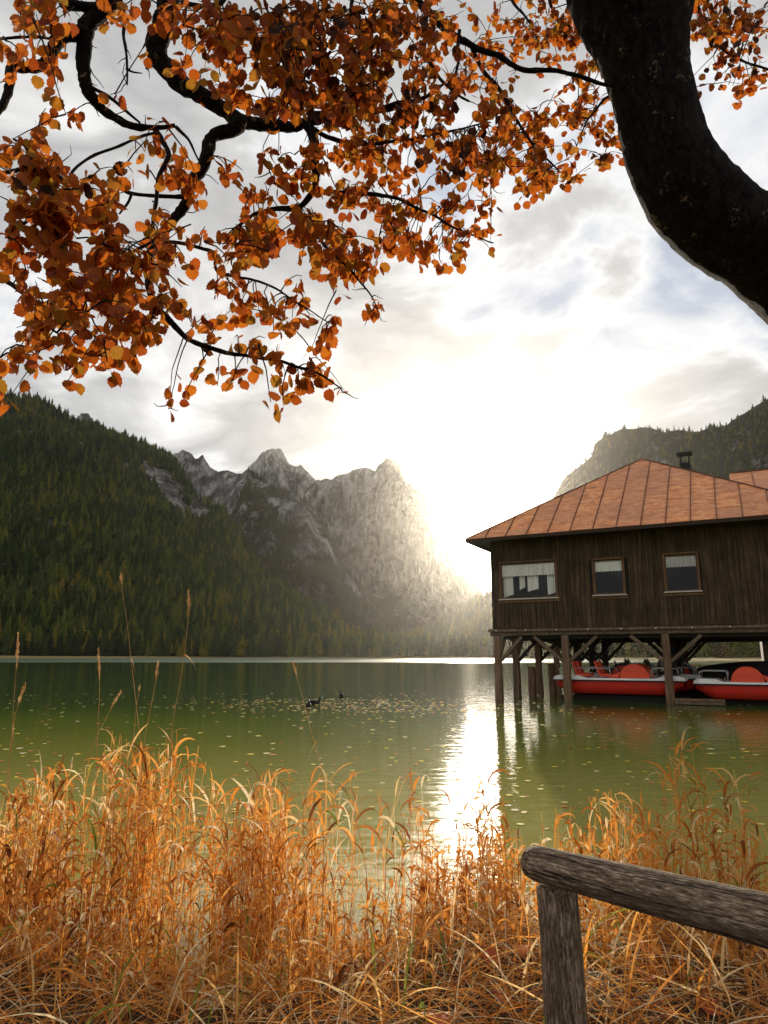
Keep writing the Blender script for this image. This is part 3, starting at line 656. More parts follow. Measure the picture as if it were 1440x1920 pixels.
# chimney
sc_, zc = hs(1283, 848, 7.2)
ch = MB(); ch.box(sc_-.22, sc_+.22, 6.98, 7.42, 6.2, zc-.55)
CHM = plain('sooty_metal', (.02, .018, .016), .6)
cho = hpart(ch, 'chimney', CHM)
for dx, dy in ((-.19, -.19), (.15, -.19), (-.19, .15), (.15, .15)): MB().box(sc_+dx, sc_+dx+.04, 7.2+dy, 7.2+dy+.04, zc-.55, zc-.12).build('cowl_strut', CHM, cho)
cap = MB().box(sc_-.33, sc_+.33, 6.87, 7.53, zc-.118, zc-.06).add([(sc_-.33, 6.87, zc-.058), (sc_+.33, 6.87, zc-.058), (sc_+.33, 7.53, zc-.058), (sc_-.33, 7.53, zc-.058), (sc_, 7.2, zc+.04)], [(0, 1, 4), (1, 2, 4), (2, 3, 4), (3, 0, 4)])
cap.build('chimney_cap', CHM, cho)

# ------------------------------------------------------------------ pedal boats
def paint(name, c, rough=.3):
    m = MT(name); n_ = m.noise(m.scale(m.obj(), (1, 1, 4)), 3, 6, .6); cc = m.mix(m.math('MULTIPLY', m.ramp(n_, [(.4, (0, 0, 0)), (.7, (1, 1, 1))]), .5), c, tuple(x*.5+.03 for x in c)); m.pbr(cc, rough, spec=.5); return m.m
RED = paint('scuffed_red_hull', (.68, .03, .015)); ORR = paint('orange_red_plastic', (.85, .075, .02), .4); WHT = paint('white_deck', (.78, .76, .70)); RUB = plain('black_rubber', (.02, .02, .02)); CHR = plain('steel_rail', (.55, .55, .53), .3, metal=.8); DRK = plain('shaded_seat_and_dark_cover', (.035, .03, .03), .5)  # DRK: seats darkened as if shaded, also the dark rowing boat cover
def pedal_boat(label, seat_mat=ORR, cover_mat=ORR):
    r = empty('pedal_boat', label=label, cat='pedal boat', group='pedal boats under the boathouse')
    Lh, Wh = 4.45, 1.75
    # hull loft: stations along x
    V = []; Fs = []; n = 17
    for i in range(n):
        t = i/(n-1); x = (t-.5)*Lh; e = min(1, min(t, 1-t)/.16); zb = .60-.52*(1-(1-e)**2)**.6; wt = Wh/2*(.80+.20*min(1, e)**.6)
        prof_ = [(wt, .58), (wt-.01, .50), (wt*.97, .34+zb*.1), (wt*.90, zb+.06 if zb < .45 else zb), (wt*.70, zb), (0, zb)]
        ring = [(x+(.0 if 0 < i < n-1 else 0), y, min(z, .58)) for y, z in prof_]+[(x, -y, min(z, .58)) for y, z in reversed(prof_[:-1])]
        V += ring
    m_ = 11
    for i in range(n-1):
        for k in range(m_-1): Fs.append((i*m_+k, (i+1)*m_+k, (i+1)*m_+k+1, i*m_+k+1))
    Fs.append(tuple(range(m_))); Fs.append(tuple(range((n-1)*m_+m_-1, (n-1)*m_-1, -1)))
    MB().add(V, Fs).build('hull', RED, r, smooth=True)
    # deck: raised ends, low well amidships
    V = []; zt = [(-2.30, .60), (-2.27, .71), (-2.1, .76), (-1.35, .76), (-1.05, .67), (1.35, .67), (1.55, .75), (2.1, .77), (2.27, .71), (2.30, .60)]
    for x, z in zt:
        w = Wh/2+.05-(.12 if abs(x) > 2.2 else 0); V += [(x, -w, .60), (x, -w+.04, z), (x, w-.04, z), (x, w, .60)]
    Fs = [(i*4+k, i*4+4+k, i*4+4+(k+1) % 4, i*4+(k+1) % 4) for i in range(len(zt)-1) for k in range(4)]
    MB().add(V, Fs).build('deck', WHT, r, bevel=.012)
    MB().box(-2.27, 2.27, -Wh/2-.055, Wh/2+.055, .565, .598).build('rub_rail', RUB, r)
    # paddle wheel cover: half drum with flared skirt, orange side disc
    def drum(y0, y1, R, nm, mat, par, x0=.62, z0=.68):
        V = []; k = 16
        for y in (y0, y1):
            for i in range(k+1):
                a = math.pi*i/k; V.append((x0-R*math.cos(a), y, z0+R*math.sin(a)))
        return MB().add(V, [(i, i+1, k+2+i, k+1+i) for i in range(k)]+[tuple(range(k, -1, -1)), tuple(range(k+1, 2*k+2))]).build(nm, mat, par, smooth=False)
    cv = drum(-.80, .80, .50, 'paddle_cover', cover_mat, r)
    drum(-.82, -.805, .40, 'cover_disc', ORR, cv); drum(.805, .82, .40, 'cover_disc', ORR, cv)
    MB().add([(.06, -.80, .685), (.16, -.80, .90), (-.22, -.80, .76), (-.30, -.80, .685), (.06, .80, .685), (.16, .80, .90), (-.22, .80, .76), (-.30, .80, .685)], [(0, 1, 2, 3), (7, 6, 5, 4), (1, 5, 6, 2), (2, 6, 7, 3), (0, 4, 5, 1)]).build('cover_skirt', cover_mat, cv)
    MB().box(.60, .64, -.83, .83, 1.176, 1.20).build('cover_rib', RUB, cv)
    # seats: two rows of two
    for sx, kk in ((-.62, 1), (-1.45, 1)):
        for y in (-.40, .40):
            st_ = MB().box(sx-.02, sx+.45, y-.26, y+.26, .72, .82).build('seat', seat_mat, r, bevel=.03)
            MB().beam((sx, y, .80), (sx-.17, y, 1.28), .48, .07, (1, 0, .3)).build('backrest', seat_mat, st_, bevel=.02)
            MB().tube([(sx-.13, y-.12, 1.24), (sx-.19, y-.10, 1.34), (sx-.19, y+.10, 1.34), (sx-.13, y+.12, 1.24)], .018, 6).build('headrest_loop', RUB, st_)
    for sy in (-1, 1):
        y = sy*(Wh/2-.07)
        MB().tube([(-2.05, y, .79), (-2.05, y, 1.00), (-1.95, y, 1.02), (-.35, y, 1.02), (-.22, y, .98), (-.2, y, .70)], .016, 6).build('hand_rail', CHR, r, smooth=True)
        MB().tube([(1.22, y, .70), (1.22, y, .98), (1.30, y, 1.03), (2.0, y, 1.03), (2.08, y, .98), (2.1, y, .80)], .016, 6).build('hand_rail', CHR, r, smooth=True)
    MB().tube([(.05, 0, .8), (-.15, 0, 1.25)], .02, 6).tube([(-.15, -.08, 1.25), (-.15, .08, 1.25)], .03, 6).build('steering_lever', RUB, r)
    return r
def place(r, s, b, z, flip=False): r.location = hp(s, b, z); r.rotation_euler.z = HRZ+(math.pi if flip else 0)
b1 = pedal_boat('red and white pedal boat between the second and third stilts')
place(b1, 4.50, 1.15, .16)
b2_ = copy_tree(b1); b2_['label'] = 'red and white pedal boat cut off by the right edge of the photo'; place(b2_, 9.35, 1.05, .09, True)
b3 = pedal_boat('pedal boat with dark seats moored directly behind the front left one', DRK, DRK); place(b3, 4.9, 4.0, .16, True)  # seats and paddle covers coloured near black to stand for shade
b4 = copy_tree(b3); b4['label'] = 'pedal boat with seats coloured dark for shade, moored rearmost under the house'; place(b4, 5.6, 6.7, .16)
# covered rowing boat behind
V = []; n = 15
for i in range(n):
    t = i/(n-1); x = (t-.5)*5.2; w = .75*math.sin(math.pi*min(1, max(0, t*.98+.01)))**.5; z = .62*math.sin(math.pi*(t*.9+.05))**.35
    V += [(x, -w, 0), (x, -w*.85, z*.55), (x, -w*.1, z), (x, w*.1, z), (x, w*.85, z*.55), (x, w, 0)]
o = MB().add(V, [(i*6+k, i*6+6+k, i*6+7+k, i*6+k+1) for i in range(n-1) for k in range(5)]).build('covered_rowing_boat', DRK, smooth=True)
o.location = hp(9.6, 3.9, .82); o.rotation_euler.z = HRZ; tag(o, 'dark covered rowing boat lying behind the right pedal boat', 'rowing boat')
o = empty('timber_cradle', hp(0, 0, 0), HRZ, label='dark timber cradle beams carrying the pedal boats', cat='cradle')
for (s0, s1, b_) in ((2.4, 6.9, .7), (2.4, 6.9, 1.6), (7.2, 12, .7), (7.2, 12, 1.6), (2.6, 12, 3.5), (2.6, 12, 4.5), (2.6, 12, 6.2), (2.6, 12, 7.2)):
    MB().box(s0, s1, b_-.08, b_+.08, .0, .20).build('bearer', DARKM, o)
for b_ in (3.0, 5.3): MB().box(8, 12, b_-.05, b_+1.2, .7, .8).build('shelf_board', DARKM, o)
for s_ in (3.2, 5.7, 8.2, 10.7): MB().box(s_-.08, s_+.08, .3, 7.6, -.20, -.005).build('cross_bearer', DARKM, o)

# ------------------------------------------------------------------ coots
COOT = plain('black_plumage', (.012, .011, .012), .7); BILL = plain('white_bill', (.85, .83, .78), .5)
def coot(p, rz, label):
    r = empty('coot', p, rz, label=label, cat='bird', group='coots on the lake')
    V = []; n = 12; k = 10
    for i in range(n+1):
        t = i/n; x = -.20+.40*t; w = .095*math.sin(math.pi*(t*.92+.04))**.7; zc_ = .05+.05*(1-t)**3; hgt_ = w*.9
        for j in range(k): a = 2*math.pi*j/k; V.append((x, w*math.cos(a), zc_+hgt_*math.sin(a)))
    body = MB().add(V, [(i*k+j, i*k+(j+1) % k, i*k+k+(j+1) % k, i*k+k+j) for i in range(n) for j in range(k)]+[tuple(range(k-1, -1, -1)), tuple(range(n*k, n*k+k))])
    body.tube([(.12, 0, .08), (.165, 0, .14), (.175, 0, .19), (.20, 0, .215), (.235, 0, .21)], [.05, .038, .034, .042, .02], 8); body.build('body', COOT, r, smooth=True)
    MB().tube([(.232, 0, .208), (.262, 0, .198), (.285, 0, .19)], [.019, .013, .004], 6).tube([(.215, 0, .235), (.243, 0, .215)], [.012, .016], 6).build('bill', BILL, r, smooth=True)
coot(onz(578, 1325), -1.35, 'black coot facing the camera, showing its white bill'); coot(onz(590, 1320), .25, 'black coot swimming to the right just behind its neighbour'); coot(onz(640, 1306), 1.75, 'lone black coot seen from behind, farthest out')

# ------------------------------------------------------------------ near bank
def bank_z(x, y):
    sh = 4.35-.38*math.exp(-((x+.55)/.75)**4)+.25*noise.noise(Vector((x*.5, 0, 4)))+.35*math.exp(-((x-.75)/.7)**2)-.25*math.exp(-((x+.9)/.6)**2)
    d = sh-y
    z = .30*(1-math.exp(-max(d, 0)/.8)) if d > 0 else d*.45
    return z+(.05*noise.noise(Vector((x*2, y*2, 0)))+.02*noise.noise(Vector((x*9, y*9, 0))))*(1 if d > -.3 else .3)
xs_ = np.concatenate([np.linspace(-40, -4, 25)[:-1], np.linspace(-4, 4, 140), np.linspace(4, 40, 25)[1:]]); ys_ = np.concatenate([np.linspace(-30, 1.5, 16)[:-1], np.linspace(1.5, 6.5, 90), [8, 12]])
V = [(x, y, bank_z(x, y)) for x in xs_ for y in ys_]; ny = len(ys_)
Fs = [(i*ny+j, (i+1)*ny+j, (i+1)*ny+j+1, i*ny+j+1) for i in range(len(xs_)-1) for j in range(ny-1)]
m = MT('bank_soil'); n_ = m.noise(m.pos(), 14, 8, .7); m.pbr(m.ramp(n_, [(.35, (.02, .013, .008)), (.55, (.07, .042, .022)), (.7, (.14, .085, .04))]), .95, m.bump(n_, .8, .03), spec=.15)
tag(obj_np('near_bank', V, np.array(Fs), m.m), 'dark soil bank under the dry grass in the foreground', kind='structure')

# dry reed grass
def grass_mat(name, stops):
    def f(m):
        t = m.attr('tint'); c = m.ramp(t, stops); n_ = m.noise(m.pos(), 30, 3); return m.mix(m.math('MULTIPLY', n_, .2), c, (.2, .06, .012))
    return translucent_mat(name, f, .5, .6, .015)
GRASS = grass_mat('dry_grass', [(0, (.12, .042, .010)), (.22, (.38, .12, .020)), (.45, (.70, .26, .042)), (.66, (.82, .38, .075)), (.80, (.86, .56, .21)), (.93, (.90, .76, .48)), (.95, (.30, .33, .04)), (1, (.16, .24, .03))])
outline = smooth_line([(-60, 1500), (0, 1560), (45, 1490), (90, 1440), (150, 1430), (175, 1470), (210, 1395), (250, 1365), (290, 1400), (330, 1385), (400, 1410), (430, 1470), (470, 1500), (520, 1440), (560, 1510), (590, 1440), (650, 1450), (700, 1480), (760, 1430), (800, 1500), (850, 1490), (880, 1440), (920, 1440), (950, 1540), (990, 1560), (1030, 1455), (1060, 1500), (1100, 1480), (1140, 1470), (1180, 1560), (1230, 1385), (1290, 1400), (1330, 1440), (1380, 1480), (1400, 1580), (1450, 1590), (1550, 1500)])
class Strip:
    def __init__(s): s.V = []; s.F = []; s.T = []; s.n = 0
    def ribbons(s, pts, wid, side, tint):
        """pts (m,k,3) wid (m,k) side (m,k,3)"""
        m_, k, _ = pts.shape; a = pts-side*wid[..., None]/2; b = pts+side*wid[..., None]/2
        v = np.stack([a, b], 2).reshape(m_*k*2, 3); s.V.append(v); s.T.append(np.repeat(tint, k*2))
        base = s.n+np.arange(m_)[:, None]*k*2+np.arange(k-1)[None]*2
        base = base.ravel(); s.F.append(np.stack([base, base+1, base+3, base+2], 1)); s.n += m_*k*2
    def obj(s, name, mat): return obj_np(name, np.concatenate(s.V), np.concatenate(s.F), mat, attrs={'tint': np.concatenate(s.T)})
def nrm_(a): return a/np.maximum(np.linalg.norm(a, axis=-1, keepdims=True), 1e-6)
def blades(st, base, dirh, length, lift, droop, width, tint, k=6, curl=.6):
    """arching ribbons: start at base, rise, then bend over towards dirh (m,2)"""
    m_ = len(base); t = np.linspace(0, 1, k)[None, :]
    ang = (lift[:, None]-droop[:, None]*t**1.3)     # elevation along the blade
    ds = length[:, None]/(k-1); cx_ = np.cos(ang)*ds; cz_ = np.sin(ang)*ds
    hx = np.concatenate([np.zeros((m_, 1)), np.cumsum(cx_[:, :-1], 1)], 1); hz_ = np.concatenate([np.zeros((m_, 1)), np.cumsum(cz_[:, :-1], 1)], 1)
    pts = np.stack([base[:, 0:1]+dirh[:, 0:1]*hx, base[:, 1:2]+dirh[:, 1:2]*hx, base[:, 2:3]+hz_], 2)
    w = width[:, None]*np.clip(np.minimum(t*6+.45, (1-t)*2.2+.05), 0, 1)
    sd = np.stack([-dirh[:, 1], dirh[:, 0], np.zeros(m_)], 1); tw = rng.uniform(-curl, curl, (m_, 1))+rng.uniform(-1.8, 1.8, (m_, 1))*t*curl
    tang = nrm_(np.gradient(pts, axis=1)); sdk = np.repeat(sd[:, None], k, 1); up = np.cross(tang, sdk)
    side = nrm_(sdk*np.cos(tw)[..., None]+up*np.sin(tw)[..., None]); st.ribbons(pts, w, side, tint)
def reeds(st, X, Y, TOPZ, zb, leafn, tintc, lean=.10):
    n = len(X); k = 7; t = np.linspace(0, 1, k)[None, :]
    H = TOPZ-zb; dirs = rng.uniform(0, 6.28, n); ln = lean*rng.normal(0, 1, n)
    tx = rng.normal(.02, .07, n)*H; ty = rng.normal(0, .07, n)*H; bendx = rng.normal(0, .05, n)*H
    px_ = (X-tx*0)[:, None]+tx[:, None]*(t-.75)+bendx[:, None]*np.sin(t*3.0); py_ = Y[:, None]+ty[:, None]*t; pz_ = zb[:, None]+H[:, None]*t
    pts = np.stack([px_, py_, pz_], 2); w = np.repeat(rng.uniform(.0028, .0052, n)[:, None], k, 1)*(1.15-.6*t)
    tint = np.clip(rng.normal(tintc, .20, n), 0, .92); sd = nrm_(np.stack([np.ones(n), rng.normal(0, .5, n), np.zeros(n)], 1))
    st.ribbons(pts, w, np.repeat(sd[:, None], k, 1), tint)
    for q in range(leafn):
        on = rng.random(n) < .86; f = np.clip(.18+.80*(q+rng.random(n))/leafn, 0, .99)[on]; idx = f*(k-1); i0 = idx.astype(int); fr = idx-i0
        P_ = pts[on]; r_ = np.arange(on.sum()); b_ = P_[r_, i0]*(1-fr)[:, None]+P_[r_, np.minimum(i0+1, k-1)]*fr[:, None]
        a = rng.uniform(0, 6.28, on.sum()); dh = np.stack([np.cos(a), np.sin(a)*.8], 1)
        L_ = rng.uniform(.10, .27, on.sum())*np.clip(H[on], .4, 1.1); lift = rng.uniform(.9, 1.45, on.sum()); dr = rng.uniform(.8, 3.1, on.sum())
        tt = np.clip(tint[on]+rng.normal(.08, .16, on.sum()), 0, .93); gr = rng.random(on.sum()) < .012; tt[gr] = rng.uniform(.95, 1, gr.sum())
        blades(st, b_, dh, L_, lift, dr, rng.uniform(.008, .019, on.sum()), tt, 7, .9)
BZ = np.vectorize(bank_z)
def at_np(px, py, Y):
    x = (px-720)/F; y = (960-py)/F; ry = math.cos(PITCH)-y*math.sin(PITCH); rz = math.sin(PITCH)+y*math.cos(PITCH); t = Y/ry; return x*t, CZ+rz*t
st = Strip()
def reed_field(n, x0, x1, y0, y1, sp, leafn=5, tintc=.5, keep=None):
    X = rng.uniform(x0, x1, n); Y = rng.uniform(y0, y1, n); PX = 720+F*X/(Y*1.0)/(math.cos(PITCH))*.985
    cl = np.array([noise.noise(Vector((a*2.3, b*2.3, 9.1))) for a, b in zip(X, Y)]); keepm = rng.random(n) < np.clip(.60+cl*2.6, .07, 1)
    if keep is not None: keepm &= keep(PX, Y)
    X, Y, PX = X[keepm], Y[keepm], PX[keepm]
    O = np.array([outline(p) for p in PX]); PY = O+np.abs(rng.normal(0, 1, len(X)))*sp-8*rng.random(len(X))
    _, Z = at_np(PX, PY, Y); zb = BZ(X, Y)-.02; ok = (Z-zb > .22) & (Z-zb < 1.75); reeds(st, X[ok], Y[ok], Z[ok], zb[ok], leafn, tintc)
gap = lambda PX, Y: ~((PX > 800) & (PX < 985) & (rng.random(len(PX)) < .72))
reed_field(1450, -4.4, -.55, 3.7, 4.9, 95, 5, .46)
reed_field(430, -1.1, .75, 3.9, 4.9, 130, 5, .52, gap)
reed_field(520, .5, 3.3, 3.9, 5.1, 120, 5, .50)
reed_field(190, -2.9, 3.3, 4.9, 5.6, 70, 5, .55, gap)
# lower drooping growth right in front
def low(n, x0, x1, y0, y1, hmin, hmax, tintc, leafn=4):
    X = rng.uniform(x0, x1, n); Y = rng.uniform(y0, y1, n); kk_ = ~((Y > 3.85) & (np.abs(X+.55) < .7) & (rng.random(n) < .75)); X = X[kk_]; Y = Y[kk_]; n = len(X); zb = BZ(X, Y)-.02; reeds(st, X, Y, zb+rng.uniform(hmin, hmax, n), zb, leafn, tintc)
low(780, -4.2, -.2, 3.1, 4.4, .18, .52, .42); low(420, -.4, 2.9, 3.2, 4.4, .12, .40, .42); low(130, .2, .8, 4.2, 4.75, .3, .55, .5)
low(260, 1.0, 3.2, 3.9, 4.6, .35, .75, .46)
tag(st.obj('reed_grass', GRASS), 'dense stand of dry orange reed grass along the waterline', 'grass', kind='stuff')
# matted litter of fallen blades
st = Strip(); n = 14500; X = rng.uniform(-4.2, 3.6, n); Y = rng.uniform(2.5, 4.75, n); zb = BZ(X, Y)+rng.uniform(0, .09, n); ok = zb > .0; X, Y, zb = X[ok], Y[ok], zb[ok]; n = len(X)
a = rng.uniform(0, 6.28, n); blades(st, np.stack([X, Y, zb], 1), np.stack([np.cos(a), np.sin(a)], 1), rng.uniform(.1, .42, n), rng.uniform(-.1, .7, n), rng.uniform(.0, 1.2, n), rng.uniform(.0025, .008, n), np.clip(rng.normal(.55, .30, n), 0, .92), 5, .8)
n = 420; X = rng.uniform(-2.4, 2.8, n); Y = rng.uniform(2.8, 3.9, n); a = rng.uniform(0, 6.28, n); tt = np.where(rng.random(n) < .16, .98, np.clip(rng.normal(.72, .15, n), 0, .92))
blades(st, np.stack([X, Y, BZ(X, Y)], 1), np.stack([np.cos(a), np.sin(a)], 1), rng.uniform(.25, .55, n), rng.uniform(1.0, 1.5, n), rng.uniform(.6, 2.6, n), rng.uniform(.006, .013, n), tt, 8, .7)
tag(st.obj('matted_grass', GRASS), 'tangled mat of fallen straw and grass blades on the bank', 'grass', kind='stuff')

# tall seed-head stalks, one by one
STALKC = translucent_mat('straw_stalk', lambda m: m.ramp(m.noise(m.obj(), 9, 3), [(.3, (.45, .22, .07)), (.65, (.72, .48, .22))]), .35)
def stalk(pts, Y, label, head=.2, dense=1, leaf=None):
    base = at(pts[-1][0], pts[-1][1], Y); zb = bank_z(base.x, Y); b0_ = Vector((base.x+(pts[-1][0]-pts[-2][0])*.001, Y, min(zb, 0)-.03))
    P_ = [at(px, py, Y+.02*i) for i, (px, py) in enumerate(pts)]+[b0_]
    o = empty('grass_stalk', b0_, label=label, cat='grass stalk', group='tall grass stalks rising above the reeds')
    Q = [p-b0_ for p in P_]; n_ = len(Q)
    # dense resample
    D = []
    for i in range(n_-1):
        for s in range(4): D.append(Q[i].lerp(Q[i+1], s/4))
    D.append(Q[-1]); MB().tube(D, [.0011+.0016*i/len(D) for i in range(len(D))], 5).build('stem', STALKC, o, smooth=True)
    hd = MB(); tot = 0; r_ = random.Random(int(pts[0][0])); i = 0; cur = D[0]; L_ = head
    segs = [(D[i], D[i+1]) for i in range(len(D)-1)]; acc = 0
    for a_, b_ in segs:
        l = (b_-a_).length
        if acc > L_: break
        m_ = max(2, int(l/.0045*dense))
        for s in range(m_):
            f = acc+l*s/m_
            if f > L_: break
            c_ = a_.lerp(b_, s/m_); w = .010*math.sin(math.pi*min(1, f/L_*.85+.12))*(.8+.35*math.sin(f*95+pts[0][0])); 
            for q in range(2):
                an = r_.random()*6.28; d_ = Vector((math.cos(an)*w, math.sin(an)*w, .004+.006*r_.random())); e = .0028
                hd.add([c_, c_+d_*.6+Vector((e, 0, 0)), c_+d_*1.15+Vector((0, 0, .009)), c_+d_*.6-Vector((e, 0, 0))], [(0, 1, 2, 3)])
        acc += l
    hd.build('seed_head', STALKC, o)
    if leaf:
        (lx, ly, dx_, dz_) = leaf; p0 = at(lx, ly, Y)-b0_; lf = MB(); V_ = []
        for k in range(7):
            t_ = k/6; c_ = p0+Vector((dx_*t_, -.02*t_, dz_*t_-.06*t_*t_)); w_ = .004*(1-t_)+.0006; V_ += [c_+Vector((0, 0, w_)), c_-Vector((0, .002, w_))]
        lf.add(V_, [(2*k, 2*k+2, 2*k+3, 2*k+1) for k in range(6)]).build('leaf', STALKC, o)
stalk([(34, 1190), (31, 1250), (26, 1310), (22, 1370), (17, 1440), (16, 1480), (30, 1530), (45, 1565)], 4.1, 'leftmost tall grass stalk with a long seed head', .20, 1, (24, 1360, .03, -.05))
stalk([(48, 1283), (38, 1310), (30, 1335), (24, 1370)], 4.12, 'short grass stalk crossing the leftmost tall one', .14)
stalk([(184, 1218), (186, 1260), (187, 1300), (184, 1350), (182, 1400), (180, 1500)], 4.6, 'straight grass stalk topped with a narrow seed head, left of the tallest', .20)
stalk([(226, 1078), (231, 1120), (238, 1165), (245, 1230), (252, 1290), (260, 1360), (266, 1440)], 4.0, 'tallest grass stalk, leaning left, its tip far above the shoreline', .06, 1.2, (246, 1235, .035, -.02))
stalk([(353, 1110), (354, 1135), (351, 1180), (345, 1230), (336, 1290), (325, 1345), (320, 1400), (318, 1470)], 4.1, 'second tallest grass stalk with a thick pale seed head', .16, 1.8, (347, 1228, .08, -.03))
stalk([(296, 1243), (292, 1280), (285, 1315), (278, 1350), (270, 1395), (262, 1460)], 4.4, 'slender grass stalk between the two tallest', .12)
stalk([(227, 1298), (205, 1335), (185, 1375), (160, 1430), (140, 1475), (120, 1540)], 4.3, 'grass stalk slanting strongly to the right on the left side', .12)
stalk([(262, 1288), (257, 1315), (254, 1345), (250, 1400)], 4.3, 'short thin grass stalk beside the tallest one', .03)
stalk([(549, 1243), (558, 1275), (568, 1310), (578, 1350), (590, 1395), (602, 1435), (608, 1470)], 4.4, 'single grass stalk leaning left in front of the coots', .09, 1.2, (594, 1390, -.05, -.05))
stalk([(462, 1432), (470, 1450), (495, 1465), (470, 1510), (440, 1560)], 4.3, 'bent pale grass stalk right of the dense left reeds', .03)

# rock and leaf litter
def boulder(name, loc, r, seed, mat, label, cat, sz=(1.3, 1, .55)):
    V = []; n = 18; k = 26
    for i in range(n+1):
        for j in range(k):
            th = math.pi*i/n; ph = 2*math.pi*j/k; d = Vector((math.sin(th)*math.cos(ph), math.sin(th)*math.sin(ph), math.cos(th)))
            rr = r*(1+.30*noise.noise(d*1.7+Vector((seed, 0, 0)))+.10*noise.noise(d*6+Vector((seed, 0, 0)))); V.append((d.x*rr*sz[0], d.y*rr*sz[1], d.z*rr*sz[2]))
    o = MB().add(V, [(i*k+j, i*k+(j+1) % k, i*k+k+(j+1) % k, i*k+k+j) for i in range(n) for j in range(k)]).build(name, mat, smooth=True); o.location = loc; return tag(o, label, cat)
m = MT('grey_lichen_rock'); n_ = m.noise(m.obj(), 16, 8, .7); m.pbr(m.ramp(n_, [(.35, (.04, .035, .03)), (.55, (.14, .125, .11)), (.68, (.30, .28, .24))]), .95, m.bump(n_, .7, .02), spec=.2); ROCKM = m.m
p = onz(1110, 1880, .22); boulder('rock', (p.x, p.y, .17), .22, 3.3, ROCKM, 'weathered grey rock half buried in straw left of the fence post', 'rock')
p = onz(925, 1895, .22); boulder('rock', (p.x, p.y, .12), .14, 8.1, ROCKM, 'small dark rock in the matted grass at the bottom centre', 'rock')

# leaves
def leaf_geo(seed, n=22):
    r_ = random.Random(seed); V = [(0, 0, 0)]; out = []
    for i in range(n):
        a = 2*math.pi*i/n; r = .5*(1-.10*math.cos(a)*0); x = math.sin(a)*.5; y = -math.cos(a)*.5
        # broad rounded leaf: wide near the stalk, short tip, toothed edge
        w = 1.0 if y < .1 else 1.0-.25*(y-.1)/.4; x *= w*1.02; 
        if abs(a-math.pi) < .2: y += .09
        if a < .3 or a > 6: y += .05
        k = 1+(.07 if i % 2 else -.045)+r_.uniform(-.03, .03); out.append((x*k, y*k))
    cu = r_.uniform(-.6, .7); cv = r_.uniform(-.45, .5); tw = r_.uniform(-.5, .5)
    V = [(0, .0, 0)]+[(x, y, cu*x*x+cv*y*y+tw*x*y-.12*abs(x)) for x, y in out]
    V = [(x, y+.5, z) for x, y, z in V]     # stalk end at the origin, blade towards +y
    Fs = [(0, 1+i, 1+(i+1) % n) for i in range(n)]
    L_ = len(V); pet = .55; V += [(-.012, .03, 0), (.012, .03, 0), (.012, -pet*.5, -.02), (-.012, -pet*.5, -.02), (.01, -pet, .03), (-.01, -pet, .03)]
    V = [(x, y+pet, z) for x, y, z in V]
    return np.array(V), [(L_, L_+1, L_+2), (L_, L_+2, L_+3), (L_+3, L_+2, L_+4), (L_+3, L_+4, L_+5)]+Fs
LEAFG = [leaf_geo(s) for s in range(8)]
def leafcol(m, t):
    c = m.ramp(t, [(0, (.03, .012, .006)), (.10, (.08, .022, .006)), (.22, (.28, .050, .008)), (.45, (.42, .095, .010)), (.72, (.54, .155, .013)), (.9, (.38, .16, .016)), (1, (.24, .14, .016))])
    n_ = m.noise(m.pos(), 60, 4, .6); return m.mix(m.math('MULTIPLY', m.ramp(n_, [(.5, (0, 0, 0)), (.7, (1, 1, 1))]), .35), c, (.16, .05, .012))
LEAFS = translucent_mat('autumn_leaf_mass', lambda m: leafcol(m, m.attr('tint')), .56, .6, .015)
LEAFP = translucent_mat('autumn_leaf', lambda m: leafcol(m, m.attr('tint')), .56, .6, .015)

# ------------------------------------------------------------------ the leaning aspen
BARK = MT('dark_bark'); m = BARK; P = m.obj(); a = m.noise(m.scale(P, (1, 1, .45)), 26, 8, .7, .8); b = m.noise(P, 9, 6, .6); v_ = m.n('ShaderNodeTexVoronoi', {'feature': 'DISTANCE_TO_EDGE'}, Scale=34.); m.put(v_, 'Vector', m.scale(P, (1, 1, .5)))
c = m.ramp(a, [(.35, (.007, .0055, .005)), (.55, (.020, .015, .012)), (.7, (.045, .034, .026))]); c = m.mix(m.ramp(m.math('ADD', m.math('MULTIPLY', b, .6), m.math('MULTIPLY', m.noise(P, 42, 4, .6), .4)), [(.59, (0, 0, 0)), (.63, (1, 1, 1))]), c, (.20, .16, .09))
hh_ = m.math('ADD', a, m.math('MULTIPLY', m.ramp(m.math('ABSOLUTE', m.math('SUBTRACT', m.noise(m.scale(P, (1, 1, .3)), 13, 7, .6, .6), .5)), [(0, (0, 0, 0)), (.05, (1, 1, 1))]), .9)); m.pbr(c, .95, m.bump(hh_, 1.0, .03), spec=.12); BARK = m.m
TWIG = plain('twig_bark', (.022, .016, .012), .9, .1)
tree = empty('aspen_tree', (4.1, 3.7, .2), label='leaning autumn tree with a thick curved trunk, its orange leaves overhanging the lake', cat='tree')
T0 = tree.location.copy()
def spline(pts, k=8):
    out = []
    P_ = [pts[0]]+list(pts)+[pts[-1]]
    for i in range(1, len(P_)-2):
        for s in range(k):
            t = s/k; a, b, c, d = P_[i-1], P_[i], P_[i+1], P_[i+2]
            out.append(tuple(.5*((2*b[j])+(-a[j]+c[j])*t+(2*a[j]-5*b[j]+4*c[j]-d[j])*t*t+(-a[j]+3*b[j]-3*c[j]+d[j])*t**3) for j in range(len(b))))
    out.append(tuple(pts[-1])); return out
def w2(px, py, d): return at(px, py, d)
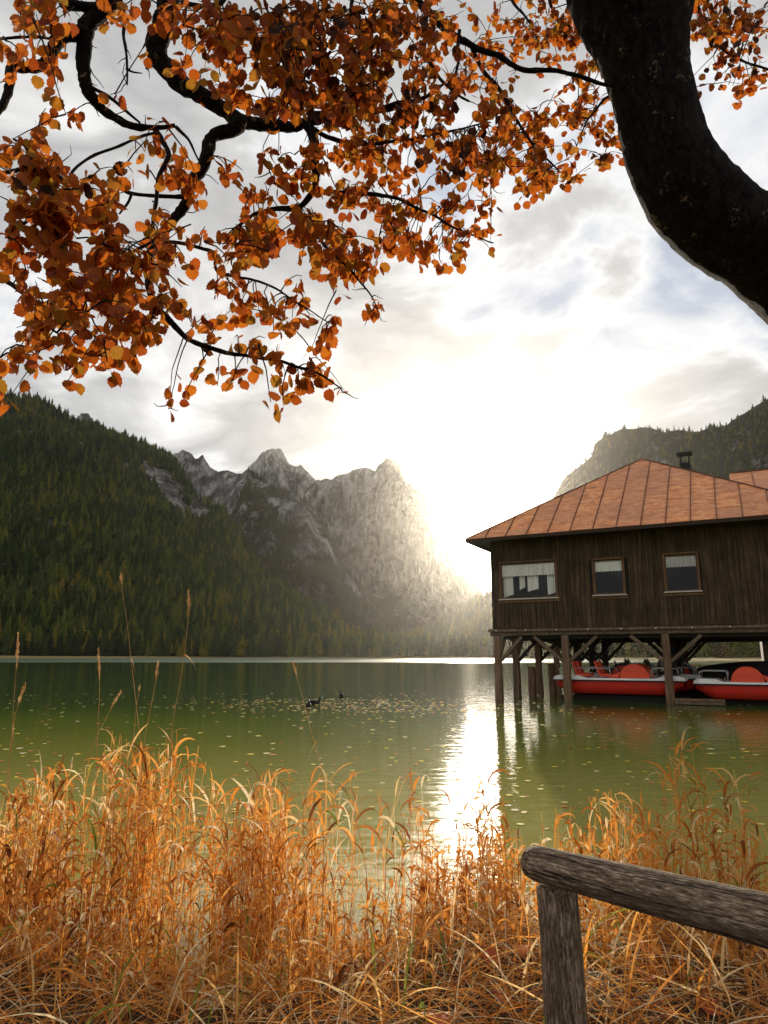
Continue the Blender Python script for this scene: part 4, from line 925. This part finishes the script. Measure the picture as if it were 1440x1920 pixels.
# trunk
tp = [(1600, 640, 180, 3.55), (1440, 474, 172, 3.4), (1370, 434, 164, 3.35), (1305, 378, 166, 3.3), (1258, 300, 152, 3.25), (1228, 200, 143, 3.2), (1208, 105, 160, 3.15), (1192, 20, 205, 3.1), (1182, -60, 235, 3.05), (1170, -160, 190, 3.0), (1150, -300, 150, 2.9)]
tw_ = []
for px, py, w, d in tp:
    p_ = w2(px, py, d); dep = d*math.cos(PITCH)+(p_.z-CZ)*math.sin(PITCH); tw_.append((p_.x, p_.y, p_.z, w/2/F*dep))
tw_ = [(4.15, 3.75, -.1, .36), (4.05, 3.72, .5, .31), (3.75, 3.68, 1.5, .28)]+tw_
sp_ = spline(tw_, 14); V = []; nS = 44
mbt = MB(); ref = None; pts_ = [Vector(p[:3]) for p in sp_]
for i, p_ in enumerate(pts_):
    d_ = (pts_[min(i+1, len(pts_)-1)]-pts_[max(i-1, 0)]).normalized()
    if ref is None: ref = d_.cross(Vector((0, 1, 0)))
    ref = (ref-d_*ref.dot(d_)).normalized(); w_ = d_.cross(ref); r = sp_[i][3]
    for k in range(nS):
        a = 2*math.pi*k/nS; q = ref*math.cos(a)+w_*math.sin(a); pp = p_+q*r
        rr = r*(1+.045*noise.noise(pp*5)+.035*noise.noise(pp*16)+.018*noise.noise(Vector((pp.x*45, pp.y*45, pp.z*20)))); V.append(tuple(p_+q*rr-T0))
Fs = [(i*nS+k, i*nS+(k+1) % nS, (i+1)*nS+(k+1) % nS, (i+1)*nS+k) for i in range(len(pts_)-1) for k in range(nS)]
mbt.add(V, Fs); mbt.build('trunk', BARK, tree, smooth=True)
NODES = []   # points twigs can start from: (px, py, depth, world)
def branch(pts, d0, d1, w0, w1, extra=None, name='branch', reg=True, sides=9):
    n_ = len(pts); P_ = []
    for i, (px, py) in enumerate(pts):
        t = i/(n_-1); d = d0+(d1-d0)*t; p_ = w2(px, py, d); dep = d*math.cos(PITCH)+(p_.z-CZ)*math.sin(PITCH); P_.append((p_.x, p_.y, p_.z, (w0+(w1-w0)*t)/2/F*dep))
    if extra: P_ = extra+P_
    q = spline(P_, 7); V3 = [Vector(a[:3])+Vector([.010*noise.noise(Vector(a[:3])*9+Vector((j*7, 0, 0))) for j in range(3)]) for a in q]
    o = MB().tube([a-T0 for a in V3], [a[3]*(1+.14*noise.noise(Vector(a[:3])*22)) for a in q], sides, wob=.25).build(name, BARK if w0 > 12 else TWIG, tree, smooth=True)
    if reg:
        for a in V3: NODES.append((*proj(a), a.y, a))
    return V3
tt_ = tw_[-3]; tip = Vector(tw_[-1][:3])
# two limbs run from the crown fork, above the picture, to the hanging branches on the left
LIMB = lambda a, r: (a[0], a[1], a[2], r)
p315 = w2(318, -140, 2.6); p160 = w2(190, -160, 2.3)
l1 = [LIMB(tw_[-3], .13), (.5, 2.5, 5.6, .085), (-.5, 2.45, 5.3, .07), (-.85, 2.5, 4.95, .065)]
branch([(318, -140), (318, 0), (305, 55), (292, 100), (330, 148), (378, 180), (420, 205), (450, 226), (492, 234), (545, 236), (580, 228), (640, 215), (700, 208), (770, 190)], 2.6, 3.0, 46, 9, l1)
branch([(450, 226), (438, 243), (398, 256), (386, 298), (368, 335), (348, 380), (322, 415), (292, 462), (276, 492), (280, 540), (308, 590), (345, 628), (405, 655), (470, 668), (540, 682), (600, 702), (640, 728)], 2.75, 2.4, 27, 3)
branch([(292, 100), (285, 115), (276, 132)], 2.6, 2.62, 22, 5)
branch([(190, -160), (205, -40), (195, 15), (163, 50), (156, 110), (162, 160), (180, 190), (205, 215), (250, 238), (290, 240), (328, 232)], 2.3, 2.4, 40, 7, [LIMB(tw_[-2], .11), (.2, 2.1, 5.8, .085), (-.8, 2.1, 5.0, .065)])
branch([(150, -60), (118, 0), (150, 12), (185, 15)], 2.3, 2.3, 20, 18)
branch([(158, 58), (120, 68), (100, 95), (92, 115), (60, 128), (20, 124), (18, 160), (4, 200), (-40, 240)], 2.3, 2.1, 27, 12)
branch([(92, 112), (104, 122), (114, 136)], 2.25, 2.25, 14, 3)
branch([(572, 232), (588, 262), (592, 320), (588, 352), (562, 388), (510, 396), (470, 402), (430, 440)], 2.9, 2.8, 19, 5)
branch([(290, 240), (306, 268), (315, 296), (296, 340), (288, 400), (284, 450)], 2.4, 2.4, 12, 6)
branch([(165, 160), (200, 180), (230, 205), (262, 232)], 2.3, 2.4, 8, 4); branch([(330, 236), (352, 262), (375, 300)], 2.4, 2.4, 7, 3)
branch([(200, 345), (225, 352), (246, 362), (290, 366), (348, 368)], 2.4, 2.6, 6, 8); branch([(246, 362), (240, 385), (226, 405)], 2.4, 2.4, 6, 3)
branch([(440, -60), (420, 0), (380, 10), (340, 0)], 2.7, 2.6, 12, 8)
branch([(216, -60), (226, 0), (234, 60), (238, 110), (239, 158)], 2.4, 2.4, 10, 3); branch([(237, 128), (250, 134), (268, 136)], 2.4, 2.4, 5, 2)
branch([(700, -90), (760, -20), (800, 18), (850, 68), (880, 84), (930, 102), (975, 128), (1045, 134), (1110, 150), (1165, 168)], 3.2, 3.15, 17, 6, [LIMB(tw_[-3], .10), (.55, 2.9, 5.6, .06), (.1, 3.1, 5.5, .035)])
branch([(885, 86), (905, 130), (935, 165), (962, 212), (985, 250), (1012, 285), (1055, 322)], 3.2, 3.3, 9, 3)
branch([(800, 18), (798, 100), (825, 148), (852, 170), (880, 190)], 3.1, 3.1, 9, 4); branch([(860, 60), (858, 110), (852, 160), (845, 230)], 3.1, 3.1, 7, 3)
branch([(590, 358), (640, 362), (700, 364), (745, 372), (800, 398), (850, 425), (905, 448), (925, 455)], 2.9, 3.1, 10, 2)
branch([(575, 235), (620, 260), (680, 272), (760, 262), (840, 248), (900, 232)], 3.0, 3.2, 10, 3)
branch([(510, 190), (530, 200), (560, 228)], 3.0, 2.95, 16, 18); branch([(580, 215), (640, 212), (720, 205), (790, 185), (830, 160)], 3.0, 3.1, 14, 5)
branch([(560, 390), (590, 440), (650, 500), (690, 545), (704, 572)], 2.8, 2.8, 7, 2)
branch([(280, 470), (330, 455), (400, 470), (412, 512), (470, 522), (525, 548), (575, 578), (622, 606)], 2.5, 2.5, 8, 2)
branch([(-60, 490), (0, 524), (50, 556), (110, 585), (165, 620), (205, 660)], 2.1, 2.1, 11, 4)
branch([(-60, 330), (30, 320), (60, 300), (110, 330), (120, 360), (60, 410), (20, 440)], 2.1, 2.1, 9, 5)
branch([(120, 355), (160, 300), (230, 270), (290, 250)], 2.2, 2.35, 6, 5)
branch([(-60, 90), (0, 75), (60, 70), (110, 78), (150, 70)], 2.2, 2.3, 5, 5)
branch([(285, 450), (240, 480), (215, 520), (205, 560)], 2.4, 2.3, 7, 3); branch([(276, 492), (240, 540), (180, 560), (120, 540)], 2.4, 2.2, 6, 3)
branch([(600, -60), (610, 0), (575, 60), (540, 100), (520, 150)], 2.9, 3.0, 10, 3); branch([(680, -60), (660, 20), (690, 90), (700, 150), (690, 205)], 3.1, 3.0, 9, 4)
branch([(1290, -40), (1310, 20), (1340, 75), (1380, 108), (1440, 130), (1500, 140)], 3.5, 3.7, 8, 3)
branch([(1060, -80), (1030, -10), (1045, 40), (1070, 90)], 3.4, 3.5, 8, 3); branch([(930, -60), (960, 0), (990, 40), (1010, 80)], 3.5, 3.5, 7, 2)
branch([(1405, -80), (1400, 0), (1395, 60), (1385, 110)], 3.7, 3.7, 7, 2)
branch([(1165, 170), (1130, 190), (1100, 230), (1080, 280)], 3.3, 3.3, 6, 2)
# leaf clusters: centre, radii, number of leaves, leaf size in px, share of dark leaves (brown ones, and shade put into the tint)
CL = [(45, 40, 70, 60, 70, 36, 0), (60, 110, 60, 35, 28, 34, 0), (90, 225, 80, 40, 18, 34, 0), (50, 270, 60, 40, 26, 36, 0), (40, 330, 70, 45, 40, 40, .1), (120, 340, 80, 55, 60, 40, .1), (60, 420, 80, 60, 75, 42, 0), (150, 430, 80, 60, 80, 40, 0), (90, 520, 70, 40, 26, 36, 0),
      (70, 600, 70, 55, 50, 34, 0), (150, 560, 80, 60, 80, 36, 0), (210, 600, 75, 55, 75, 36, 0), (230, 500, 80, 60, 80, 36, 0), (250, 640, 60, 40, 34, 34, 0), (200, 690, 30, 20, 5, 38, 0), (30, 690, 50, 35, 26, 38, 0), (110, 690, 60, 30, 22, 34, 0), (20, 730, 30, 15, 8, 34, 0),
      (200, 330, 50, 50, 22, 34, .1), (320, 300, 50, 60, 40, 27, 0), (300, 230, 40, 20, 8, 32, 0), (350, 350, 40, 50, 26, 28, 0), (330, 440, 60, 55, 50, 32, 0), (300, 520, 60, 45, 40, 34, 0), (200, 110, 15, 90, 8, 30, 0), (310, 10, 20, 20, 4, 30, 0),
      (270, 20, 60, 30, 26, 32, 0), (370, 30, 60, 50, 36, 36, 0), (440, 50, 60, 50, 46, 36, .1), (520, 60, 70, 60, 70, 36, .3), (480, 120, 60, 50, 44, 34, .2), (560, 120, 70, 60, 80, 32, .5), (620, 60, 70, 60, 75, 32, .4), (450, 170, 50, 30, 16, 28, 0), (540, 180, 70, 40, 60, 30, .3), (355, 110, 30, 30, 7, 34, 0),
      (640, 150, 60, 60, 70, 28, .3), (700, 60, 70, 60, 60, 30, .3), (700, 130, 60, 60, 60, 26, .2), (770, 30, 50, 50, 36, 26, .3), (770, 130, 60, 60, 50, 24, .3), (800, 200, 70, 45, 60, 24, .5), (700, 200, 60, 50, 50, 26, .3), (600, 200, 60, 40, 40, 28, .2), (850, 110, 50, 60, 36, 24, .1),
      (560, 300, 50, 40, 40, 26, 0), (640, 290, 70, 40, 60, 24, 0), (720, 270, 60, 35, 44, 22, 0), (500, 340, 60, 45, 44, 28, 0), (420, 330, 30, 30, 8, 26, 0), (600, 350, 60, 40, 34, 26, 0), (530, 410, 60, 45, 50, 28, 0), (470, 440, 60, 45, 50, 30, 0), (420, 470, 60, 40, 34, 32, 0),
      (620, 420, 60, 40, 50, 27, 0), (690, 420, 60, 45, 54, 26, 0), (740, 390, 50, 30, 32, 24, 0), (640, 490, 60, 40, 54, 26, 0), (700, 480, 40, 40, 26, 24, 0), (620, 530, 40, 20, 14, 24, 0), (700, 570, 22, 18, 9, 24, 0), (740, 440, 40, 30, 16, 22, 0),
      (780, 350, 70, 35, 30, 22, 0), (850, 330, 70, 45, 70, 22, .1), (900, 300, 70, 50, 80, 22, .1), (960, 340, 70, 40, 76, 21, .1), (1010, 310, 60, 50, 60, 21, 0), (1050, 340, 45, 22, 24, 19, .4), (870, 390, 60, 25, 34, 20, 0), (920, 230, 70, 60, 50, 22, .2), (840, 260, 60, 50, 50, 24, .5), (890, 180, 50, 40, 26, 22, .2),
      (1000, 240, 70, 50, 44, 20, 0), (1070, 240, 50, 50, 46, 19, 0), (1110, 290, 35, 25, 16, 18, .5), (1120, 200, 50, 60, 44, 19, 0), (1090, 160, 60, 40, 28, 18, 0), (1140, 260, 25, 50, 22, 19, 0),
      (700, 20, 90, 40, 44, 28, .4), (600, 20, 80, 40, 44, 32, .4), (400, 90, 60, 40, 20, 32, .2), (830, 30, 60, 50, 34, 24, .3), (880, 60, 50, 50, 24, 22, .2), (760, 240, 70, 50, 44, 23, .4), (940, 160, 50, 50, 26, 20, .1), (1040, 190, 60, 50, 34, 19, 0), (960, 270, 70, 60, 50, 20, .1), (1100, 330, 30, 12, 5, 18, 0), (660, 340, 70, 40, 36, 24, 0), (760, 460, 50, 30, 22, 22, 0), (580, 480, 50, 40, 28, 26, 0), (560, 640, 60, 30, 16, 27, 0),
      (960, 80, 50, 45, 44, 18, 0), (1020, 60, 60, 50, 70, 19, .1), (1060, 30, 50, 40, 46, 20, .1), (980, 20, 60, 40, 46, 20, 0), (1100, 90, 45, 45, 36, 18, 0), (1030, 110, 40, 20, 14, 17, 0),
      (820, 460, 60, 30, 40, 22, 0), (860, 440, 40, 40, 24, 22, 0), (850, 490, 35, 14, 10, 22, 0), (770, 420, 40, 25, 18, 22, 0), (915, 462, 18, 12, 6, 21, 0), (790, 480, 50, 20, 10, 20, 0),
      (470, 560, 60, 28, 24, 28, 0), (440, 610, 60, 25, 14, 28, 0), (540, 580, 60, 30, 24, 27, 0), (600, 600, 35, 25, 9, 26, 0), (500, 620, 60, 24, 14, 27, 0), (380, 650, 25, 10, 3, 26, .9), (345, 580, 40, 30, 16, 28, .5), (400, 560, 50, 30, 14, 28, 0),
      (500, 665, 50, 25, 14, 30, 0), (560, 715, 60, 28, 26, 28, 0), (520, 740, 40, 15, 7, 30, 0), (620, 690, 35, 25, 9, 26, 0), (660, 730, 20, 16, 3, 22, 0), (318, 765, 25, 12, 7, 27, 0), (345, 750, 10, 18, 3, 26, 0), (378, 722, 14, 16, 4, 26, 0), (412, 728, 14, 22, 6, 27, 0), (465, 722, 16, 14, 4, 25, 0),
      (1325, 20, 30, 40, 26, 24, .1), (1350, 30, 40, 40, 36, 22, .3), (1410, 20, 50, 40, 44, 22, .5), (1400, 70, 50, 40, 30, 18, .8), (1330, 90, 30, 40, 16, 20, .3), (1370, 140, 40, 40, 26, 18, .7), (1430, 150, 30, 40, 20, 18, .2), (1300, 160, 14, 25, 8, 17, .8), (1400, 185, 25, 14, 6, 17, 0)]
NP = np.array([(a[0], a[1]) for a in NODES]); NW = [a[3] for a in NODES]
twm = MB(); leaves = []   # (pos, size, yaw, tilt..., tint)
tips = []
rl = random.Random(11)
for (cx_, cy_2, rx, ry, cn, lp, dk) in CL:
    left = int(cn*(1.5 if cy_2 < 300 and cx_ > 340 else 1.2))
    while left > 0:
        k = min(left, rl.randint(4, 8)); left -= k
        rad = math.sqrt(rl.random()); an = rl.random()*6.28; tx = cx_+rx*rad*math.cos(an); ty = cy_2+ry*rad*math.sin(an)
        dd = (NP[:, 0]-tx)**2+(NP[:, 1]-ty+10)**2; order = np.argsort(dd)[:6]; ni = int(order[rl.randint(0, 5)]); A = NW[ni]
        size = .060*rl.uniform(.85, 1.12); depth = max(1.75, min(4.0, size*F/lp*.93))
        depth = .5*depth+.5*A.y if abs(depth-A.y) > 1.2 else depth
        B = w2(tx, ty, depth); 
        mid = A.lerp(B, .5)+Vector((rl.uniform(-.04, .04), rl.uniform(-.04, .04), rl.uniform(0, .07))); L_ = (B-A).length
        if L_ > .38 and len(tips) > 30:
            A = min([A]+tips[-600:], key=lambda q: (q-B).length); mid = A.lerp(B, .5)+Vector((0, 0, .03))
        cr = [A.lerp(mid, s/4).lerp(mid.lerp(B, s/4), s/4) for s in range(5)]
        cr = [c_+Vector([.012*noise.noise(c_*20+Vector((j*9, 0, 0))) for j in range(3)]) if 0 < i < 4 else c_ for i, c_ in enumerate(cr)]
        twm.tube([c_-T0 for c_ in cr], [.0034, .0028, .0023, .0019, .0013], 4, False); tips.append(cr[2]); tips.append(B)
        for q in range(k):
            f = 1-.55*rl.random()**1.3; i0 = min(3, int(f*4)); c_ = cr[i0].lerp(cr[i0+1], f*4-i0)
            s_ = size*lp*depth/F/size*1.0 if False else lp*(.88 if lp > 30 else .96)/F*depth*rl.uniform(.66, 1.04)
            s_ = min(s_, .085)
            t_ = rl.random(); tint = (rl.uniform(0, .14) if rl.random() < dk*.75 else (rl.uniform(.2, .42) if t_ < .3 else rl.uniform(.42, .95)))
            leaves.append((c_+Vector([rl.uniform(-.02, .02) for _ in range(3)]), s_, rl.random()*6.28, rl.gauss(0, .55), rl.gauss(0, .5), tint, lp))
for _ in range(260):
    A = NW[rl.randrange(len(NW))] if rl.random() < .6 else rl.choice(tips)
    d_ = Vector((rl.gauss(0, 1), rl.gauss(0, .5), rl.gauss(-.5, .8))).normalized(); P_ = [A]; L_ = rl.uniform(.012, .034)
    for s in range(4): d_ = (d_+Vector((rl.gauss(0, .3), rl.gauss(0, .3), rl.gauss(.05, .3)))).normalized(); P_.append(P_[-1]+d_*L_)
    twm.tube([c_-T0 for c_ in P_], [.0028, .0025, .0021, .0017, .001], 4, False)
twm.build('twigs', TWIG, tree)['kind'] = 'stuff'
def leafmat(l):
    p_, s_, yaw, t1, t2, tint, lp = l
    # blade hangs down: +y of the leaf points to -z, then tilt and yaw
    return Matrix.Translation(p_-T0) @ Matrix.Rotation(yaw, 4, 'Z') @ Matrix.Rotation(-math.pi/2+t1, 4, 'X') @ Matrix.Rotation(t2, 4, 'Y') @ Matrix.Rotation(rl.gauss(0, .45), 4, 'Z') @ Matrix.Scale(s_, 4)
vis = [l for l in leaves if -20 < proj(l[0])[0] < 1460 and -20 < proj(l[0])[1] < 800]
vs_sorted = sorted(vis, key=lambda l: -l[1]/l[0].y*(1+.15*rl.random())); single = set(id(l) for l in vs_sorted[:300])
LM = {}
bins = [.05, .28, .5, .62, .74, .86, .95]
Vall = []; Fall = []; Tall = []; off = 0
for l in leaves:
    gi = rl.randrange(8); Vg, Fg = LEAFG[gi]; M_ = leafmat(l)
    if id(l) in single:
        b_ = min(range(7), key=lambda i: abs(bins[i]-l[5])); key = (gi, b_)
        if key not in LM: LM[key] = mesh_np('leaf', Vg, np.array(Fg), LEAFP, False, {'tint': np.full(len(Vg), bins[b_])})
        o = link(bpy.data.objects.new('leaf', LM[key]), tree); o.matrix_local = M_
    else:
        A_ = np.array(M_); v = Vg @ A_[:3, :3].T+A_[:3, 3]; Vall.append(v); Fall.append(np.array(Fg)+off); off += len(v); Tall.append(np.full(len(v), l[5]))
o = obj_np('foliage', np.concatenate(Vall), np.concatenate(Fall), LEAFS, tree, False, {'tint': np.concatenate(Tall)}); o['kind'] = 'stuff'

# ------------------------------------------------------------------ fallen leaves on the water
FL = {}
def flat_leaf(gi, tint):
    Vg, Fg = LEAFG[gi]; V_ = Vg[:23].copy(); V_[:, 1] -= 1.05; V_[:, 2] *= .5; V_[:, 2] -= V_[:, 2].min(); return V_, [f for f in Fg if max(f) < 23]
m = MT('floating_leaf'); t = m.attr('tint'); m.pbr(m.ramp(t, [(0, (.35, .08, .03)), (.25, (.55, .18, .05)), (.5, (.70, .48, .05)), (.75, (.70, .60, .18)), (1, (.70, .58, .38))]), .85, spec=.15); FLM = m.m
def water_leaf_pos():
    while True:
        u = rng.random()
        if u < .30: px, py = rng.normal(640, 130), 1310+abs(rng.normal(0, 14))
        elif u < .42: px, py = rng.uniform(700, 1120), rng.normal(1328, 6)
        elif u < .85: px, py = rng.uniform(-40, 1440), 1300+260*rng.random()**1.6
        else: px, py = rng.uniform(0, 1440), rng.uniform(1255, 1330)
        if px > 1030 and py < 1322: continue
        q = onz(px, py)
        if q.y > 5.2: return q
Lp = sorted([water_leaf_pos() for _ in range(1500)], key=lambda q: q.y)
names_ = {.0: 'rusty red fallen leaf floating on the green lake', .25: 'orange fallen leaf floating on the green lake', .5: 'yellow fallen leaf floating on the green lake', .75: 'pale yellow fallen leaf floating on the green lake', 1.0: 'bleached cream fallen leaf floating on the green lake'}
Vall = []; Fall = []; Tall = []; off = 0
for i, q in enumerate(Lp):
    gi = int(rng.integers(0, 8)); tn = float(rng.choice([0, .25, .5, .75, 1.0], p=[.12, .2, .26, .26, .16])); s_ = rng.uniform(.035, .085)*(1 if q.y < 12 else 1.5); an = rng.random()*6.28
    Vg, Fg = flat_leaf(gi, tn)
    if i < 300:
        if (gi, tn) not in FL: FL[(gi, tn)] = mesh_np('floating_leaf', Vg, np.array(Fg), FLM, False, {'tint': np.full(len(Vg), tn)})
        o = link(bpy.data.objects.new('floating_leaf', FL[(gi, tn)])); o.location = (q.x, q.y, .004); o.rotation_euler.z = an; o.scale = (s_, s_, s_*.6); tag(o, names_[tn], 'leaf', names_[tn].split(' fallen')[0]+' leaves floating on the lake')
    else:
        c_, s2 = math.cos(an)*s_, math.sin(an)*s_; v = np.stack([Vg[:, 0]*c_-Vg[:, 1]*s2+q.x, Vg[:, 0]*s2+Vg[:, 1]*c_+q.y, Vg[:, 2]*s_*.6+.004], 1); Vall.append(v); Fall.append(np.array(Fg)+off); off += len(v); Tall.append(np.full(len(v), tn))
tag(obj_np('drifting_leaves', np.concatenate(Vall), np.concatenate(Fall), FLM, None, False, {'tint': np.concatenate(Tall)}), 'scattered autumn leaves drifting far out on the lake', 'leaves', kind='stuff')
# leaves lying in the bank grass
for i, (px, py, tn) in enumerate([(905, 1745, .25), (920, 1790, .0), (945, 1865, .0), (1200, 1765, .5), (1215, 1830, .0), (820, 1905, .0), (1260, 1900, .25), (985, 1775, .25), (1330, 1880, .0)]):
    q = onz(px, py, .34); o = link(bpy.data.objects.new('fallen_leaf', mesh_np('fallen_leaf', *(lambda g: (g[0], np.array(g[1])))(flat_leaf(i % 8, tn)), FLM, False, {'tint': np.full(23, tn*.5)}))); o.location = (q.x, q.y, .33); o.rotation_euler = (rng.uniform(-.7, .4), rng.uniform(-.5, .5), i*1.3); s_ = .085; o.scale = (s_, s_, s_)
    tag(o, ('upper orange fallen leaf in the straw left of the fence post', 'brownish red fallen leaf just below the upper orange one', 'brownish red fallen leaf beside the half buried grey rock', 'yellow fallen leaf in the straw under the fence rail', 'brownish red fallen leaf below the yellow one under the rail', 'brownish red fallen leaf at the bottom edge, leftmost of the bank leaves', 'orange fallen leaf at the bottom edge right of the fence post', 'orange fallen leaf closest to the left side of the fence post', 'brownish red fallen leaf in the bottom right corner')[i], 'leaf', 'fallen leaves caught in the bank grass')

# ------------------------------------------------------------------ log rail fence
m = MT('weathered_grey_log'); P = m.obj(); g1 = m.noise(m.scale(P, (3.2, 20, 20)), 6.5, 10, .78, .3); g2 = m.noise(m.scale(P, (.8, 5, 5)), 2.6, 6, .6, .5); cr1 = m.noise(m.scale(P, (.55, 9, 9)), 2.1, 4, .5, .4)
c = m.ramp(g1, [(.38, (.045, .028, .016)), (.47, (.17, .115, .07)), (.55, (.32, .23, .15)), (.63, (.75, .60, .44))]); c = m.mix(m.math('MULTIPLY', m.ramp(g2, [(.38, (1, 1, 1)), (.56, (0, 0, 0))]), .7), c, (.075, .05, .03))
ck = m.ramp(m.math('ABSOLUTE', m.math('SUBTRACT', cr1, .5)), [(0, (0, 0, 0)), (.016, (1, 1, 1))]); c = m.mix(ck, (.012, .009, .007), c)
m.pbr(c, .9, m.bump(m.math('ADD', m.math('MULTIPLY', g1, .9), ck), 1.0, .009), spec=.2); LOG = m.m
def log(name, a, b, ra, rb, parent, mat, seed, rounded=True):
    a = Vector(a); b = Vector(b); Lg = (b-a).length; nS, nR = 48, 70; V = []
    for i in range(nR+1):
        t = i/nR; x = Lg*t; r = ra+(rb-ra)*t
        if rounded:
            e = min(x, Lg-x)/r; r *= math.sqrt(max(.02, 1-(1-min(1, e/.22))**2*.30)) if e < .22 else 1
        for k in range(nS):
            an = 2*math.pi*k/nS; rr = r*(1+.05*noise.noise(Vector((x*3+seed, math.cos(an), math.sin(an))))+.022*noise.noise(Vector((x*2.5+seed, math.cos(an)*5, math.sin(an)*5)))-.05*max(0, noise.noise(Vector((x*1.1+seed, math.cos(an)*4.3+7, math.sin(an)*4.3)))-.25)*4)
            V.append((x, rr*math.cos(an), rr*math.sin(an)))
    Fs = [(i*nS+k, i*nS+(k+1) % nS, (i+1)*nS+(k+1) % nS, (i+1)*nS+k) for i in range(nR) for k in range(nS)]
    V.append((-.004, 0, 0)); V.append((Lg+.004, 0, 0)); c0 = len(V)-2
    Fs += [(c0, (k+1) % nS, k) for k in range(nS)]+[(c0+1, nR*nS+k, nR*nS+(k+1) % nS) for k in range(nS)]
    o = MB().add(V, Fs).build(name, mat, parent, smooth=True); o.matrix_local = Matrix.Translation(a) @ (b-a).to_track_quat('X', 'Z').to_matrix().to_4x4(); return o
fence = empty('log_fence', (0, 0, 0), label='rustic fence of weathered round logs in the bottom right corner', cat='fence')
ra_, rb_ = at(992, 1615, 2.55), at(1450, 1729, 1.98)
dirr = (rb_-ra_); log('rail', ra_, ra_+dirr*3.2, .056, .088, fence, LOG, 3)
p_ = at(1043, 1650, 2.56); zt = p_.z-.0; log('post', (p_.x, 2.56, zt-.012), (p_.x+.03, 2.56, -.4), .068, .076, fence, LOG, 11)
q = ra_+dirr*3.0; log('post', (q.x, q.y, q.z-.07), (q.x, q.y, -.3), .078, .082, fence, LOG, 17)
